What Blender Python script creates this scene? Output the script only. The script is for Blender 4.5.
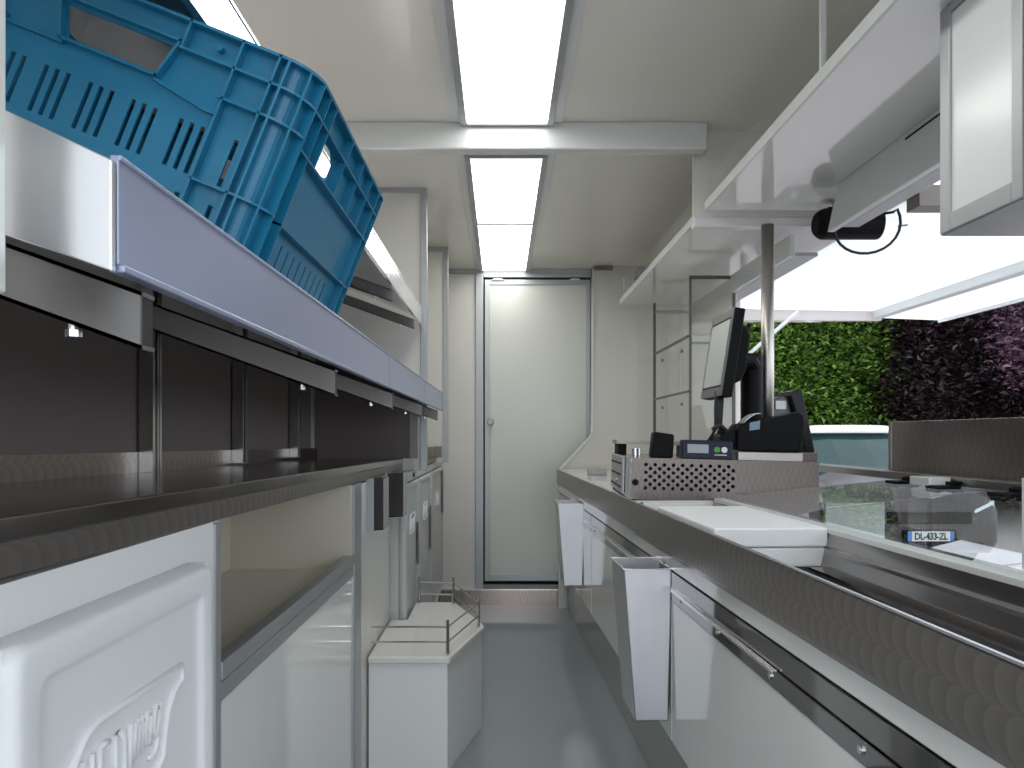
import bpy, bmesh, math, random
from math import sin, cos, pi, radians as R
from mathutils import Vector, Matrix, Euler

for o in list(bpy.data.objects):
    bpy.data.objects.remove(o)
S = bpy.context.scene
COL = S.collection

# ------------------------------------------------------------------ camera, world, exposure
cam_d = bpy.data.cameras.new('camera')
cam_d.sensor_fit = 'HORIZONTAL'
cam_d.sensor_width = 36.0
cam_d.lens = 27.0            # 768 px on a 1024 px frame
cam_d.clip_start = 0.02
cam_d.clip_end = 200
CAM = bpy.data.objects.new('camera', cam_d)
COL.objects.link(CAM)
CAM.location = (0, 0, 1.08)
CAM.rotation_euler = (R(90), 0, 0)
cam_d.shift_x = 11 / 1024      # level camera; the frame is shifted so the vanishing point sits at (501, 436)
cam_d.shift_y = 52 / 1024
S.camera = CAM

W = bpy.data.worlds.new('overcast_sky')
S.world = W
W.use_nodes = True
wn = W.node_tree.nodes
bg = wn['Background']
bg.inputs['Color'].default_value = (0.84, 0.92, 1.0, 1)
bg.inputs['Strength'].default_value = 2.2

vs = S.view_settings
vs.view_transform = 'Standard'
vs.look = 'None'
vs.gamma = 1.0
vs.use_curve_mapping = False
vs.exposure = 0.25
PANEL_STRENGTH = 4.8

# ------------------------------------------------------------------ materials
def new_mat(name):
    m = bpy.data.materials.new(name)
    m.use_nodes = True
    nt = m.node_tree
    return m, nt, nt.nodes['Principled BSDF']

def mat(name, col, rough=0.4, metal=0.0, noise=0.0, nscale=8.0, bump=0.0, bscale=60.0, spec=0.5, coat=0.0, stretch=None):
    m, nt, p = new_mat(name)
    N, L = nt.nodes, nt.links
    p.inputs['Base Color'].default_value = (*col, 1)
    p.inputs['Roughness'].default_value = rough
    p.inputs['Metallic'].default_value = metal
    p.inputs['Specular IOR Level'].default_value = spec
    p.inputs['Coat Weight'].default_value = coat
    p.inputs['Coat Roughness'].default_value = 0.05
    tc = N.new('ShaderNodeTexCoord')
    src = tc.outputs['Object']
    if stretch:
        mp = N.new('ShaderNodeMapping')
        mp.inputs['Scale'].default_value = stretch
        L.new(src, mp.inputs['Vector'])
        src = mp.outputs['Vector']
    if noise > 0:
        t = N.new('ShaderNodeTexNoise')
        t.inputs['Scale'].default_value = nscale
        t.inputs['Detail'].default_value = 4
        L.new(src, t.inputs['Vector'])
        r = N.new('ShaderNodeMixRGB')
        r.blend_type = 'MIX'
        r.inputs[1].default_value = (*[c * (1 - noise) for c in col], 1)
        r.inputs[2].default_value = (*[min(1, c * (1 + noise)) for c in col], 1)
        L.new(t.outputs['Fac'], r.inputs[0])
        L.new(r.outputs[0], p.inputs['Base Color'])
        mr = N.new('ShaderNodeMapRange')
        mr.inputs[3].default_value = max(0.02, rough - 0.06)
        mr.inputs[4].default_value = rough + 0.06
        L.new(t.outputs['Fac'], mr.inputs[0])
        L.new(mr.outputs[0], p.inputs['Roughness'])
    if bump > 0:
        t2 = N.new('ShaderNodeTexNoise')
        t2.inputs['Scale'].default_value = bscale
        t2.inputs['Detail'].default_value = 3
        L.new(src, t2.inputs['Vector'])
        b = N.new('ShaderNodeBump')
        b.inputs['Strength'].default_value = bump
        b.inputs['Distance'].default_value = 0.005
        L.new(t2.outputs['Fac'], b.inputs['Height'])
        L.new(b.outputs[0], p.inputs['Normal'])
    return m

def pearl(name, col, axis='x', p=0.020, h=0.0465, z0=0.0, rough=0.32, contrast=0.3):
    """engine-turned stainless sheet: rows of overlapping brushed discs like fish scales (axis = the sheet's normal)"""
    m, nt, ps = new_mat(name)
    N, L = nt.nodes, nt.links
    ps.inputs['Metallic'].default_value = 1.0
    tc = N.new('ShaderNodeTexCoord')
    sp = N.new('ShaderNodeSeparateXYZ')
    L.new(tc.outputs['Object'], sp.inputs[0])
    def mth(op, a, b=None):
        n = N.new('ShaderNodeMath'); n.operation = op
        for i, v in enumerate((a, b)):
            if v is None: continue
            if isinstance(v, (int, float)): n.inputs[i].default_value = v
            else: L.new(v, n.inputs[i])
        return n.outputs[0]
    u = sp.outputs['Y'] if axis == 'x' else sp.outputs['X']
    v = mth('DIVIDE', mth('SUBTRACT', sp.outputs['Z'], z0), h)
    row = mth('FLOOR', v)
    w = mth('SUBTRACT', mth('MULTIPLY', mth('SUBTRACT', v, row), 2.0), 1.0)
    arc = mth('SQRT', mth('MAXIMUM', mth('SUBTRACT', 1.0, mth('MULTIPLY', w, w)), 0.0))
    half = mth('MULTIPLY', mth('MODULO', row, 2.0), 0.5)
    sft = mth('ADD', mth('SUBTRACT', mth('DIVIDE', u, p), mth('MULTIPLY', arc, 0.5 * h / p)), half)
    f = mth('FRACT', sft)
    nz = N.new('ShaderNodeTexNoise'); nz.inputs['Scale'].default_value = 30
    L.new(tc.outputs['Object'], nz.inputs['Vector'])
    f2 = mth('ADD', mth('MULTIPLY', f, 0.75), mth('MULTIPLY', nz.outputs['Fac'], 0.25))
    mix = N.new('ShaderNodeMixRGB')
    mix.inputs[1].default_value = (*[c * (1 - contrast) for c in col], 1)
    mix.inputs[2].default_value = (*[min(1, c * (1 + contrast)) for c in col], 1)
    L.new(f2, mix.inputs[0])
    L.new(mix.outputs[0], ps.inputs['Base Color'])
    rr = N.new('ShaderNodeMapRange')
    rr.inputs[3].default_value = rough + 0.03; rr.inputs[4].default_value = rough - 0.03
    L.new(f, rr.inputs[0])
    L.new(rr.outputs[0], ps.inputs['Roughness'])
    return m

def glass(name, tint=(0.96, 0.98, 0.97), ior=1.5, rough=0.0):
    m = bpy.data.materials.new(name)
    m.use_nodes = True
    nt = m.node_tree
    for n in list(nt.nodes):
        nt.nodes.remove(n)
    out = nt.nodes.new('ShaderNodeOutputMaterial')
    tr = nt.nodes.new('ShaderNodeBsdfTransparent'); tr.inputs[0].default_value = (*tint, 1)
    gl = nt.nodes.new('ShaderNodeBsdfGlossy'); gl.inputs['Roughness'].default_value = rough
    gl.inputs['Color'].default_value = (1, 1, 1, 1)
    fr = nt.nodes.new('ShaderNodeFresnel'); fr.inputs[0].default_value = ior
    ge = nt.nodes.new('ShaderNodeNewGeometry')      # reflect on the outer skins only
    fm = nt.nodes.new('ShaderNodeMath'); fm.operation = 'MULTIPLY_ADD'; fm.use_clamp = True
    iv = nt.nodes.new('ShaderNodeMath'); iv.operation = 'SUBTRACT'; iv.inputs[0].default_value = 1.0
    nt.links.new(ge.outputs['Backfacing'], iv.inputs[1])
    nt.links.new(fr.outputs[0], fm.inputs[0]); nt.links.new(iv.outputs[0], fm.inputs[1]); fm.inputs[2].default_value = 0.0
    mx = nt.nodes.new('ShaderNodeMixShader')
    nt.links.new(fm.outputs[0], mx.inputs[0])
    nt.links.new(tr.outputs[0], mx.inputs[1])
    nt.links.new(gl.outputs[0], mx.inputs[2])
    nt.links.new(mx.outputs[0], out.inputs[0])
    return m

def emitter(name, col, strength):
    m, nt, p = new_mat(name)
    p.inputs['Base Color'].default_value = (0.9, 0.9, 0.9, 1)
    p.inputs['Emission Color'].default_value = (*col, 1)
    p.inputs['Emission Strength'].default_value = strength
    return m

def leafmat(name, c1, c2, scale=1.5, trans=0.35):
    m, nt, p = new_mat(name)
    N, L = nt.nodes, nt.links
    p.inputs['Roughness'].default_value = 0.5
    g = N.new('ShaderNodeNewGeometry')
    r = N.new('ShaderNodeMixRGB')
    r.inputs[1].default_value = (*c1, 1); r.inputs[2].default_value = (*c2, 1)
    L.new(g.outputs['Random Per Island'], r.inputs[0])
    L.new(r.outputs[0], p.inputs['Base Color'])
    t = N.new('ShaderNodeBsdfTranslucent')
    L.new(r.outputs[0], t.inputs[0])
    mx = N.new('ShaderNodeMixShader'); mx.inputs[0].default_value = trans
    L.new(p.outputs[0], mx.inputs[1]); L.new(t.outputs[0], mx.inputs[2])
    L.new(mx.outputs[0], N['Material Output'].inputs[0])
    return m

M = {}
M['ceiling'] = mat('ceiling_panel', (0.82, 0.785, 0.71), 0.18, noise=0.03, nscale=1.5)
M['wall'] = mat('cream_wall', (0.70, 0.685, 0.64), 0.22, noise=0.02, nscale=2)
M['door_leaf'] = mat('pale_green_grey_door_leaf', (0.64, 0.655, 0.60), 0.2)
M['bin_shade'] = mat('dark_bin_shade', (0.045, 0.035, 0.038), 0.35, 0.3)  # shade inside the small bins, put into the colour
M['joint'] = mat('dark_brown_joint', (0.10, 0.085, 0.08), 0.4)
M['car_dark'] = mat('dark_grey_car_paint', (0.055, 0.045, 0.05), 0.35)
M['plinth_steel'] = mat('warm_satin_steel', (0.42, 0.38, 0.35), 0.4, 1.0)
M['white'] = mat('white_gloss_laminate', (0.78, 0.78, 0.75), 0.07, noise=0.02, nscale=2, coat=0.3)
M['cream'] = mat('cream_laminate', (0.74, 0.69, 0.58), 0.35, noise=0.02, nscale=3)
M['white_panel'] = mat('white_door_panel', (0.86, 0.87, 0.86), 0.18)
M['mould'] = mat('white_moulded_plastic', (0.87, 0.88, 0.90), 0.33, bump=0.05, bscale=200)
M['boxgrey'] = mat('pale_grey_moulded_plastic', (0.50, 0.515, 0.51), 0.35)
M['board'] = mat('cutting_board_plastic', (0.86, 0.87, 0.87), 0.35, bump=0.1, bscale=150)
M['alu'] = mat('anodised_aluminium', (0.42, 0.435, 0.44), 0.38, 0.55, noise=0.03, nscale=30, stretch=(1, 1, 0.1))
M['alu_white'] = mat('light_painted_aluminium', (0.70, 0.72, 0.70), 0.25, 0.1)
M['steel'] = mat('brushed_stainless', (0.56, 0.55, 0.54), 0.2, 1.0, noise=0.08, nscale=25, stretch=(1, 0.06, 1))
M['steel_mirror'] = mat('polished_stainless', (0.30, 0.29, 0.285), 0.06, 1.0)
M['steel_bin'] = mat('stainless_bin', (0.74, 0.74, 0.77), 0.36, 1.0, noise=0.10, nscale=14, stretch=(1, 1, 0.35))
M['steel_bright'] = mat('bright_stainless_sheet', (0.80, 0.80, 0.82), 0.26, 1.0)
M['steel_dark'] = mat('dull_stainless', (0.30, 0.285, 0.275), 0.33, 1.0, noise=0.06, nscale=6)
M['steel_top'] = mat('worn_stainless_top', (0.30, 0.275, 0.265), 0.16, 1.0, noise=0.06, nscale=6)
M['film'] = mat('bluish_protective_film', (0.34, 0.375, 0.52), 0.3, 0.45, noise=0.05, nscale=6)
M['bracket'] = mat('grey_bracket_steel', (0.20, 0.19, 0.185), 0.38, 0.85, noise=0.08, nscale=20)
M['back_panel'] = mat('brown_grey_laminate', (0.21, 0.18, 0.168), 0.9, 0.0, noise=0.05, nscale=3, spec=0.03)
M['pole'] = mat('satin_pole_steel', (0.50, 0.47, 0.44), 0.36, 1.0)
M['plinth'] = mat('shaded_white_gloss_plinth', (0.36, 0.37, 0.35), 0.1)  # off-white plinth, its shade put into the base colour
M['well'] = mat('dark_well_steel', (0.16, 0.145, 0.145), 0.3, 0.8)
M['trough'] = mat('dull_trough_steel', (0.34, 0.325, 0.32), 0.22, 1.0, noise=0.1, nscale=40, stretch=(1, 0.04, 1))
M['pearl_x'] = pearl('swirled_stainless_front', (0.32, 0.288, 0.268), 'x', p=0.030, z0=0.780, contrast=0.15)
M['pearl_y'] = pearl('swirled_stainless_end', (0.165, 0.142, 0.132), 'y', 0.018, 0.030, contrast=0.15)
M['tread'] = pearl('swirled_stainless_step', (0.42, 0.35, 0.31), 'y', 0.02, 0.049, 0.0, 0.25, 0.4)
M['floor'] = mat('grey_resin_floor', (0.255, 0.29, 0.31), 0.12, noise=0.05, nscale=3, bump=0.04, bscale=25)
M['black'] = mat('black_plastic', (0.006, 0.006, 0.007), 0.55, spec=0.12)
M['black_gloss'] = mat('black_gloss_plastic', (0.006, 0.006, 0.008), 0.25, spec=0.2)
M['rubber'] = mat('black_rubber', (0.015, 0.015, 0.015), 0.6)
M['dark'] = mat('dark_cavity', (0.02, 0.02, 0.02), 0.8)
M['bezel'] = mat('dark_grey_bezel', (0.10, 0.105, 0.11), 0.35)
M['screen'] = mat('grey_display_glass', (0.50, 0.52, 0.50), 0.12)
M['lcd'] = mat('grey_lcd', (0.36, 0.38, 0.42), 0.2)
M['navy'] = mat('blue_black_plastic', (0.018, 0.022, 0.042), 0.4, spec=0.25)
M['green_key'] = mat('green_key', (0.05, 0.30, 0.06), 0.4)
M['white_key'] = mat('white_key', (0.75, 0.75, 0.75), 0.4)
M['sticker'] = mat('pale_blue_sticker', (0.16, 0.24, 0.32), 0.4)
M['paper'] = mat('white_paper', (0.85, 0.86, 0.86), 0.6)
M['crate'] = mat('blue_crate_plastic', (0.010, 0.185, 0.335), 0.3, noise=0.10, nscale=9, bump=0.08, bscale=90)
M['glass'] = glass('clear_glass')
M['glass_lid'] = glass('clear_glass_lid', (0.93, 0.95, 0.95), 1.55)
M['panel_light'] = emitter('light_diffuser', (1.0, 1.0, 0.975), PANEL_STRENGTH)
M['pink_wall'] = mat('pale_rose_grey_panel', (0.76, 0.69, 0.67), 0.15)
M['brown_steel'] = mat('brown_grey_metal', (0.22, 0.20, 0.18), 0.4, 0.6)
M['ground'] = mat('rose_grey_paving', (0.42, 0.37, 0.37), 0.8, noise=0.15, nscale=1.2)
M['car_paint'] = mat('white_car_paint', (0.80, 0.81, 0.82), 0.2, coat=0.8)
M['car_glass'] = mat('teal_windscreen', (0.006, 0.03, 0.03), 0.03, spec=0.25, bump=1.0, bscale=4)
M['tyre'] = mat('tyre_rubber', (0.02, 0.02, 0.02), 0.8)
M['lamp'] = mat('headlamp_lens', (0.75, 0.77, 0.80), 0.08, 0.4)
M['plate'] = mat('white_number_plate', (0.80, 0.80, 0.78), 0.35)
M['plate_blue'] = mat('blue_plate_band', (0.05, 0.20, 0.55), 0.4)
M['ink'] = mat('black_ink', (0.02, 0.02, 0.02), 0.5)
M['bark'] = mat('bark', (0.06, 0.045, 0.035), 0.9, noise=0.3, nscale=10, bump=0.6, bscale=20)
M['leaf_green'] = leafmat('green_leaves', (0.010, 0.045, 0.005), (0.19, 0.33, 0.04))
M['leaf_deep'] = leafmat('deep_green_leaves', (0.006, 0.02, 0.004), (0.025, 0.055, 0.012))
M['leaf_purple_lit'] = leafmat('lit_purple_leaves', (0.03, 0.012, 0.02), (0.22, 0.11, 0.17), trans=0.2)  # lit part of the purple foliage, light put into the leaf colour
M['leaf_purple_shade'] = leafmat('shaded_purple_leaves', (0.006, 0.003, 0.004), (0.035, 0.014, 0.02), trans=0.1)  # same purple foliage in shade, darkness put into the leaf colour

# flap skin: white glass-fibre sheet, translucence added so its underside glows
def flapmat():
    m, nt, p = new_mat('white_glass_fibre_skin')
    N, L = nt.nodes, nt.links
    p.inputs['Base Color'].default_value = (0.93, 0.94, 0.95, 1)
    p.inputs['Roughness'].default_value = 0.12
    t = N.new('ShaderNodeBsdfTranslucent'); t.inputs[0].default_value = (0.97, 0.98, 0.99, 1)
    mx = N.new('ShaderNodeMixShader'); mx.inputs[0].default_value = 0.65
    L.new(p.outputs[0], mx.inputs[1]); L.new(t.outputs[0], mx.inputs[2])
    L.new(mx.outputs[0], N['Material Output'].inputs[0])
    return m
M['flap'] = flapmat()

# ------------------------------------------------------------------ mesh helpers
MW = {}     # world matrix of every root made here

class MB:
    def __init__(s):
        s.bm = bmesh.new()
    def _quadbox(s, vs):
        v = [s.bm.verts.new(p) for p in vs]
        for f in ((0, 3, 2, 1), (4, 5, 6, 7), (0, 1, 5, 4), (1, 2, 6, 5), (2, 3, 7, 6), (3, 0, 4, 7)):
            s.bm.faces.new([v[i] for i in f])
        return s
    def box(s, x0, x1, y0, y1, z0, z1):
        return s._quadbox([(x0, y0, z0), (x1, y0, z0), (x1, y1, z0), (x0, y1, z0), (x0, y0, z1), (x1, y0, z1), (x1, y1, z1), (x0, y1, z1)])
    def hexa(s, pts):
        return s._quadbox(pts)
    def prism(s, poly, axis, a0, a1):
        def P(p, a):
            if axis == 'y': return (p[0], a, p[1])
            if axis == 'x': return (a, p[0], p[1])
            return (p[0], p[1], a)
        A = [s.bm.verts.new(P(p, a0)) for p in poly]
        B = [s.bm.verts.new(P(p, a1)) for p in poly]
        n = len(poly)
        s.bm.faces.new(A); s.bm.faces.new(B[::-1])
        for i in range(n):
            s.bm.faces.new([A[i], B[i], B[(i + 1) % n], A[(i + 1) % n]])
        return s
    def tube(s, pts, r, n=10, close=False):
        pts = [Vector(p) for p in pts]
        rr = r if isinstance(r, (list, tuple)) else [r] * len(pts)
        rings = []
        up = None
        m = len(pts)
        for i, p in enumerate(pts):
            if close:
                d = (pts[(i + 1) % m] - pts[i - 1]).normalized()
            else:
                d = (pts[min(i + 1, m - 1)] - pts[max(i - 1, 0)]).normalized()
            if up is None:
                up = Vector((0, 0, 1)) if abs(d.z) < 0.9 else Vector((1, 0, 0))
                a = d.cross(up).normalized()
            else:
                a2 = a - d * a.dot(d)
                if a2.length < 0.2: a2 = b - d * b.dot(d)
                a = a2.normalized()
            b = d.cross(a).normalized()
            rings.append([s.bm.verts.new(p + (a * cos(2 * pi * k / n) + b * sin(2 * pi * k / n)) * rr[i]) for k in range(n)])
        for i in range(m - 1 + (1 if close else 0)):
            A, B = rings[i], rings[(i + 1) % m]
            for k in range(n):
                s.bm.faces.new([A[k], A[(k + 1) % n], B[(k + 1) % n], B[k]])
        if not close:
            s.bm.faces.new(rings[0][::-1]); s.bm.faces.new(rings[-1])
        return s
    def cyl(s, c, axis, r, h, n=20, r2=None):
        ax = {'x': Vector((1, 0, 0)), 'y': Vector((0, 1, 0)), 'z': Vector((0, 0, 1))}[axis]
        c = Vector(c)
        return s.tube([c, c + ax * h], [r, r if r2 is None else r2], n)
    def plate(s, us, ws, holes, thick, f, tweak=None):
        """grid plate with rectangular holes in (u, w), pushed `thick` along the third axis; f(u,w,t) -> xyz"""
        tweak = tweak or {}
        vm = {}
        def V(i, j, t):
            k = (i, j, t)
            if k not in vm:
                u, w = tweak.get((round(us[i], 4), round(ws[j], 4)), (us[i], ws[j]))
                vm[k] = s.bm.verts.new(f(u, w, t))
            return vm[k]
        def solid(i, j):
            if i < 0 or j < 0 or i >= len(us) - 1 or j >= len(ws) - 1: return False
            cu, cw = (us[i] + us[i + 1]) / 2, (ws[j] + ws[j + 1]) / 2
            return not any(h[0] < cu < h[1] and h[2] < cw < h[3] for h in holes)
        for i in range(len(us) - 1):
            for j in range(len(ws) - 1):
                if not solid(i, j): continue
                s.bm.faces.new([V(i, j, 0), V(i + 1, j, 0), V(i + 1, j + 1, 0), V(i, j + 1, 0)])
                s.bm.faces.new([V(i, j, thick), V(i, j + 1, thick), V(i + 1, j + 1, thick), V(i + 1, j, thick)])
                for (di, dj, a, b) in ((-1, 0, (i, j), (i, j + 1)), (1, 0, (i + 1, j), (i + 1, j + 1)), (0, -1, (i, j), (i + 1, j)), (0, 1, (i, j + 1), (i + 1, j + 1))):
                    if not solid(i + di, j + dj):
                        s.bm.faces.new([V(*a, 0), V(*a, thick), V(*b, thick), V(*b, 0)])
        return s
    def add_mesh(s, me, mtx):
        tmp = bmesh.new(); tmp.from_mesh(me)
        tmp.transform(mtx)
        m2 = bpy.data.meshes.new('t'); tmp.to_mesh(m2); tmp.free()
        s.bm.from_mesh(m2)
        bpy.data.meshes.remove(m2)
        return s
    def build(s, name, m, parent=None, bevel=0.0, smooth=False, world=True, seg=2):
        """world=True: the shape was given in world coordinates; False: in the parent's own"""
        bmesh.ops.recalc_face_normals(s.bm, faces=s.bm.faces)
        pm = MW.get(parent.name) if parent is not None else None
        if pm is not None and world:
            s.bm.transform(pm.inverted())
        me = bpy.data.meshes.new(name)
        s.bm.to_mesh(me); s.bm.free()
        me.materials.append(M[m] if isinstance(m, str) else m)
        if smooth:
            for p in me.polygons: p.use_smooth = True
        o = bpy.data.objects.new(name, me)
        COL.objects.link(o)
        if bevel > 0:
            b = o.modifiers.new('bevel', 'BEVEL')
            b.width = bevel; b.segments = seg; b.limit_method = 'ANGLE'; b.angle_limit = R(40)
        if parent is not None:
            o.parent = parent
        MW[o.name] = pm if pm is not None else Matrix.Identity(4)
        return o

def thing(name, label, cat, loc=(0, 0, 0), rot=(0, 0, 0), group=None, kind=None):
    o = bpy.data.objects.new(name, None)
    COL.objects.link(o)
    o.empty_display_size = 0.05
    o.location = loc; o.rotation_euler = rot
    o['label'] = label; o['category'] = cat
    if group: o['group'] = group
    if kind: o['kind'] = kind
    MW[o.name] = Matrix.Translation(loc) @ Euler(rot).to_matrix().to_4x4()
    return o

def tag(o, label, cat, group=None, kind=None):
    o['label'] = label; o['category'] = cat
    if group: o['group'] = group
    if kind: o['kind'] = kind
    return o

def struct(o, label=None, cat=None):
    o['kind'] = 'structure'
    if label: o['label'] = label
    if cat: o['category'] = cat
    return o

def copy_tree(o, parent=None, loc=None, rot=None, label=None):
    c = o.copy(); COL.objects.link(c); c.parent = parent
    if loc is not None: c.location = loc
    if rot is not None: c.rotation_euler = rot
    if label: c['label'] = label
    for ch in list(o.children):
        copy_tree(ch, c)
    return c

def text_mesh(body, size, extrude, shear=0.0, offset=0.0, space=1.0, align='LEFT'):
    cu = bpy.data.curves.new('lettering', 'FONT')
    cu.body = body; cu.size = size; cu.extrude = extrude; cu.shear = shear; cu.offset = offset
    cu.space_character = space; cu.align_x = align
    cu.resolution_u = 4
    o = bpy.data.objects.new('lettering', cu)
    COL.objects.link(o)
    dg = bpy.context.evaluated_depsgraph_get()
    me = bpy.data.meshes.new_from_object(o.evaluated_get(dg))
    bpy.data.objects.remove(o); bpy.data.curves.remove(cu)
    return me

CZ = 2.145      # ceiling height
BY = 4.91       # back wall

# ================================================================== THE SETTING
struct(MB().box(-0.86, 1.34, -0.9, BY + 0.1, -0.05, 0).build('floor', 'floor'), 'grey resin floor of the trailer', 'floor')
struct(MB().box(-0.86, 1.34, -0.9, BY + 0.1, CZ, CZ + 0.04).build('ceiling', 'ceiling'), 'cream ceiling with light panels in a row', 'ceiling')
struct(MB().box(-0.86, -0.80, -0.9, BY + 0.1, 0, CZ).build('wall_left', 'wall'), 'cream left wall behind the shelves', 'wall')
# back wall left and right of the door opening, and above
wb = thing('wall_back', 'cream end wall around the door', 'wall', (0, BY, 0), kind='structure')
MB().box(-0.80, -0.16, BY, BY + 0.05, 0.1, CZ).box(0.60, 1.3, BY, BY + 0.05, 0, CZ).box(-0.16, 0.60, BY, BY + 0.05, 2.115, CZ).build('panel', 'wall', wb)
MB().box(-0.80, 0.60, BY - 0.012, BY + 0.05, 0, 0.098).build('riser', 'tread', wb)
MB().box(-0.80, 0.60, BY - 0.016, BY, 0.096, 0.104).build('riser_edge', 'steel_bright', wb)
MB().box(-0.16, 0.60, BY - 0.005, BY + 0.06, 0.098, 0.132).build('threshold', 'brown_steel', wb)
MB().box(-0.16, 0.60, BY + 0.031, BY + 0.06, 0.132, 2.115).build('gap_backing', 'dark', wb)  # dark backing added behind the leaf to block sky in the gap
MB().box(-0.80, 0.60, BY - 0.02, BY, 2.118, CZ).build('cornice', 'alu', wb)

d = thing('door_1', 'cream flush door in an aluminium frame at the far end', 'door', (0.23, BY, 0.12), kind='structure')
f = MB()
f.box(-0.162, -0.112, BY - 0.02, BY + 0.02, 0.104, 2.118).box(0.573, 0.605, BY - 0.02, BY + 0.02, 0.104, 2.118).box(-0.112, 0.573, BY - 0.02, BY + 0.02, 2.09, 2.118)
f.build('door_frame', 'alu', d, 0.003)
f = MB()
f.box(-0.104, -0.072, BY - 0.012, BY + 0.03, 0.155, 2.078).box(0.542, 0.570, BY - 0.012, BY + 0.03, 0.155, 2.078).box(-0.072, 0.542, BY - 0.012, BY + 0.03, 2.045, 2.078).box(-0.072, 0.542, BY - 0.012, BY + 0.03, 0.155, 0.20)
f.build('leaf_edging', 'alu', d, 0.002)
MB().box(-0.072, 0.542, BY - 0.004, BY + 0.03, 0.20, 2.045).build('leaf_panel', 'door_leaf', d)
for hx in (-0.02, 0.47):
    MB().prism([(hx - 0.045, 2.07), (hx - 0.02, 2.085), (hx + 0.02, 2.085), (hx + 0.045, 2.07)], 'y', BY - 0.026, BY - 0.012).build('catch', 'alu_white', d, 0.003)
MB().cyl((-0.068, BY - 0.012, 1.17), 'y', 0.024, -0.008, 20).cyl((-0.068, BY - 0.020, 1.17), 'y', 0.010, -0.03, 16).cyl((-0.068, BY - 0.050, 1.17), 'y', 0.018, -0.012, 16).build('lock_knob', 'steel_dark', d, 0.002)

# right end panel with the slanted cut beside the door
wr = thing('wall_right', 'cream right wall with the serving hatch opening', 'wall', (1.3, 4.5, 0), kind='structure')
MB().prism([(0.372, 0), (0.372, 0.867), (0.573, 1.086), (0.585, CZ), (1.3, CZ), (1.3, 0)], 'y', 4.82, 4.85).build('end_panel', 'wall', wr)
MB().prism([(0.362, 0), (0.362, 0.872), (0.564, 1.09), (0.576, CZ), (0.588, CZ), (0.578, 1.084), (0.376, 0.864), (0.376, 0)], 'y', 4.812, 4.856).build('end_panel_edging', 'alu_white', wr)
struct(MB().box(1.28, 1.34, 4.30, BY + 0.1, -0.3, CZ).build('wall_right', 'wall'), 'cream right wall beyond the serving hatch', 'wall')
struct(MB().box(1.28, 1.34, -0.9, 0.25, -0.3, CZ).build('wall_right', 'wall'), 'cream right wall on the near side of the serving hatch', 'wall')
struct(MB().box(1.28, 1.34, 0.25, 4.30, 1.86, CZ).build('wall_right', 'wall'), 'cream right wall above the serving hatch', 'wall')
MB().box(0.58, 0.70, 4.80, 4.82, 2.12, 2.138).build('cornice', 'brown_steel', wr)

# cross beam
bm_ = thing('trim_1', 'white cross beam under the ceiling between two light panels', 'beam', (0, 2.63, CZ), kind='structure')
MB().box(-0.80, 0.70, 2.60, 2.66, 2.052, CZ).build('beam', 'alu_white', bm_, 0.006)
# partitions on the left
p1 = thing('wall_partition_left', 'cream partition with aluminium edge standing on the left counter', 'partition', (-0.55, 3.3, 0.9), kind='structure')
MB().box(-0.80, -0.345, 3.30, 3.325, 0.93, CZ - 0.012).build('panel', 'wall', p1)
MB().box(-0.347, -0.318, 3.294, 3.33, 0.93, CZ).box(-0.80, -0.347, 3.294, 3.33, CZ - 0.022, CZ).build('edging', 'alu', p1, 0.002)
p2 = thing('wall_partition_left', 'narrow cream partition behind the first one', 'partition', (-0.55, 4.33, 0), kind='structure')
MB().box(-0.80, -0.325, 4.33, 4.355, 0.93, CZ - 0.012).build('panel', 'wall', p2)
MB().box(-0.327, -0.298, 4.324, 4.36, 0.93, CZ).box(-0.80, -0.327, 4.324, 4.36, CZ - 0.025, CZ).build('edging', 'alu', p2, 0.002)
# near jamb at the left picture edge
struct(MB().box(-0.335, -0.2958, 0.43, 0.46, 1.165, CZ).build('trim_2', 'alu_white', None, 0.002), 'pale narrow post at the left picture edge', 'post')
# partition above the right shelf
p3 = thing('wall_partition_right', 'cream end board between the two upper right shelves', 'partition', (1.0, 2.7, 1.8), kind='structure')
MB().box(0.672, 1.28, 2.68, 2.70, 1.84, CZ).build('panel', 'wall', p3)
MB().box(0.672, 1.28, 2.67, 2.71, 1.808, 1.84).build('edging', 'alu_white', p3, 0.002)

struct(MB().box(-30, 40, -30, 60, -0.56, -0.50).build('ground', 'ground'), 'rose grey paved ground outside', 'ground')

# ================================================================== CEILING LIGHTS
def light(y0, y1, label):
    t = thing('ceiling_light_panel', label, 'ceiling light', (0.02, (y0 + y1) / 2, CZ), group='ceiling light panels')
    x0, x1 = -0.115, 0.155
    MB().box(x0, x1, y0 + 0.01, y1 - 0.01, CZ - 0.012, CZ - 0.001).build('diffuser', 'panel_light', t)
    fr = MB()
    fr.box(x0 - 0.022, x0, y0, y1, CZ - 0.02, CZ).box(x1, x1 + 0.022, y0, y1, CZ - 0.02, CZ)
    fr.box(x0, x1, y0, y0 + 0.01, CZ - 0.02, CZ).box(x0, x1, y1 - 0.01, y1, CZ - 0.02, CZ)
    fr.build('frame', 'alu', t, 0.002)
    MB().box(x0 - 0.05, x0 - 0.022, y0, y1, CZ - 0.008, CZ).box(x1 + 0.022, x1 + 0.05, y0, y1, CZ - 0.008, CZ).build('cover_strip', 'alu_white', t)
light(0.2, 2.588, 'large white ceiling light panel nearest, in front of the cross beam')
light(2.89, 3.80, 'white ceiling light panel just behind the cross beam')
light(3.80, 4.89, 'white ceiling light panel furthest back, above the door')

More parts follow.
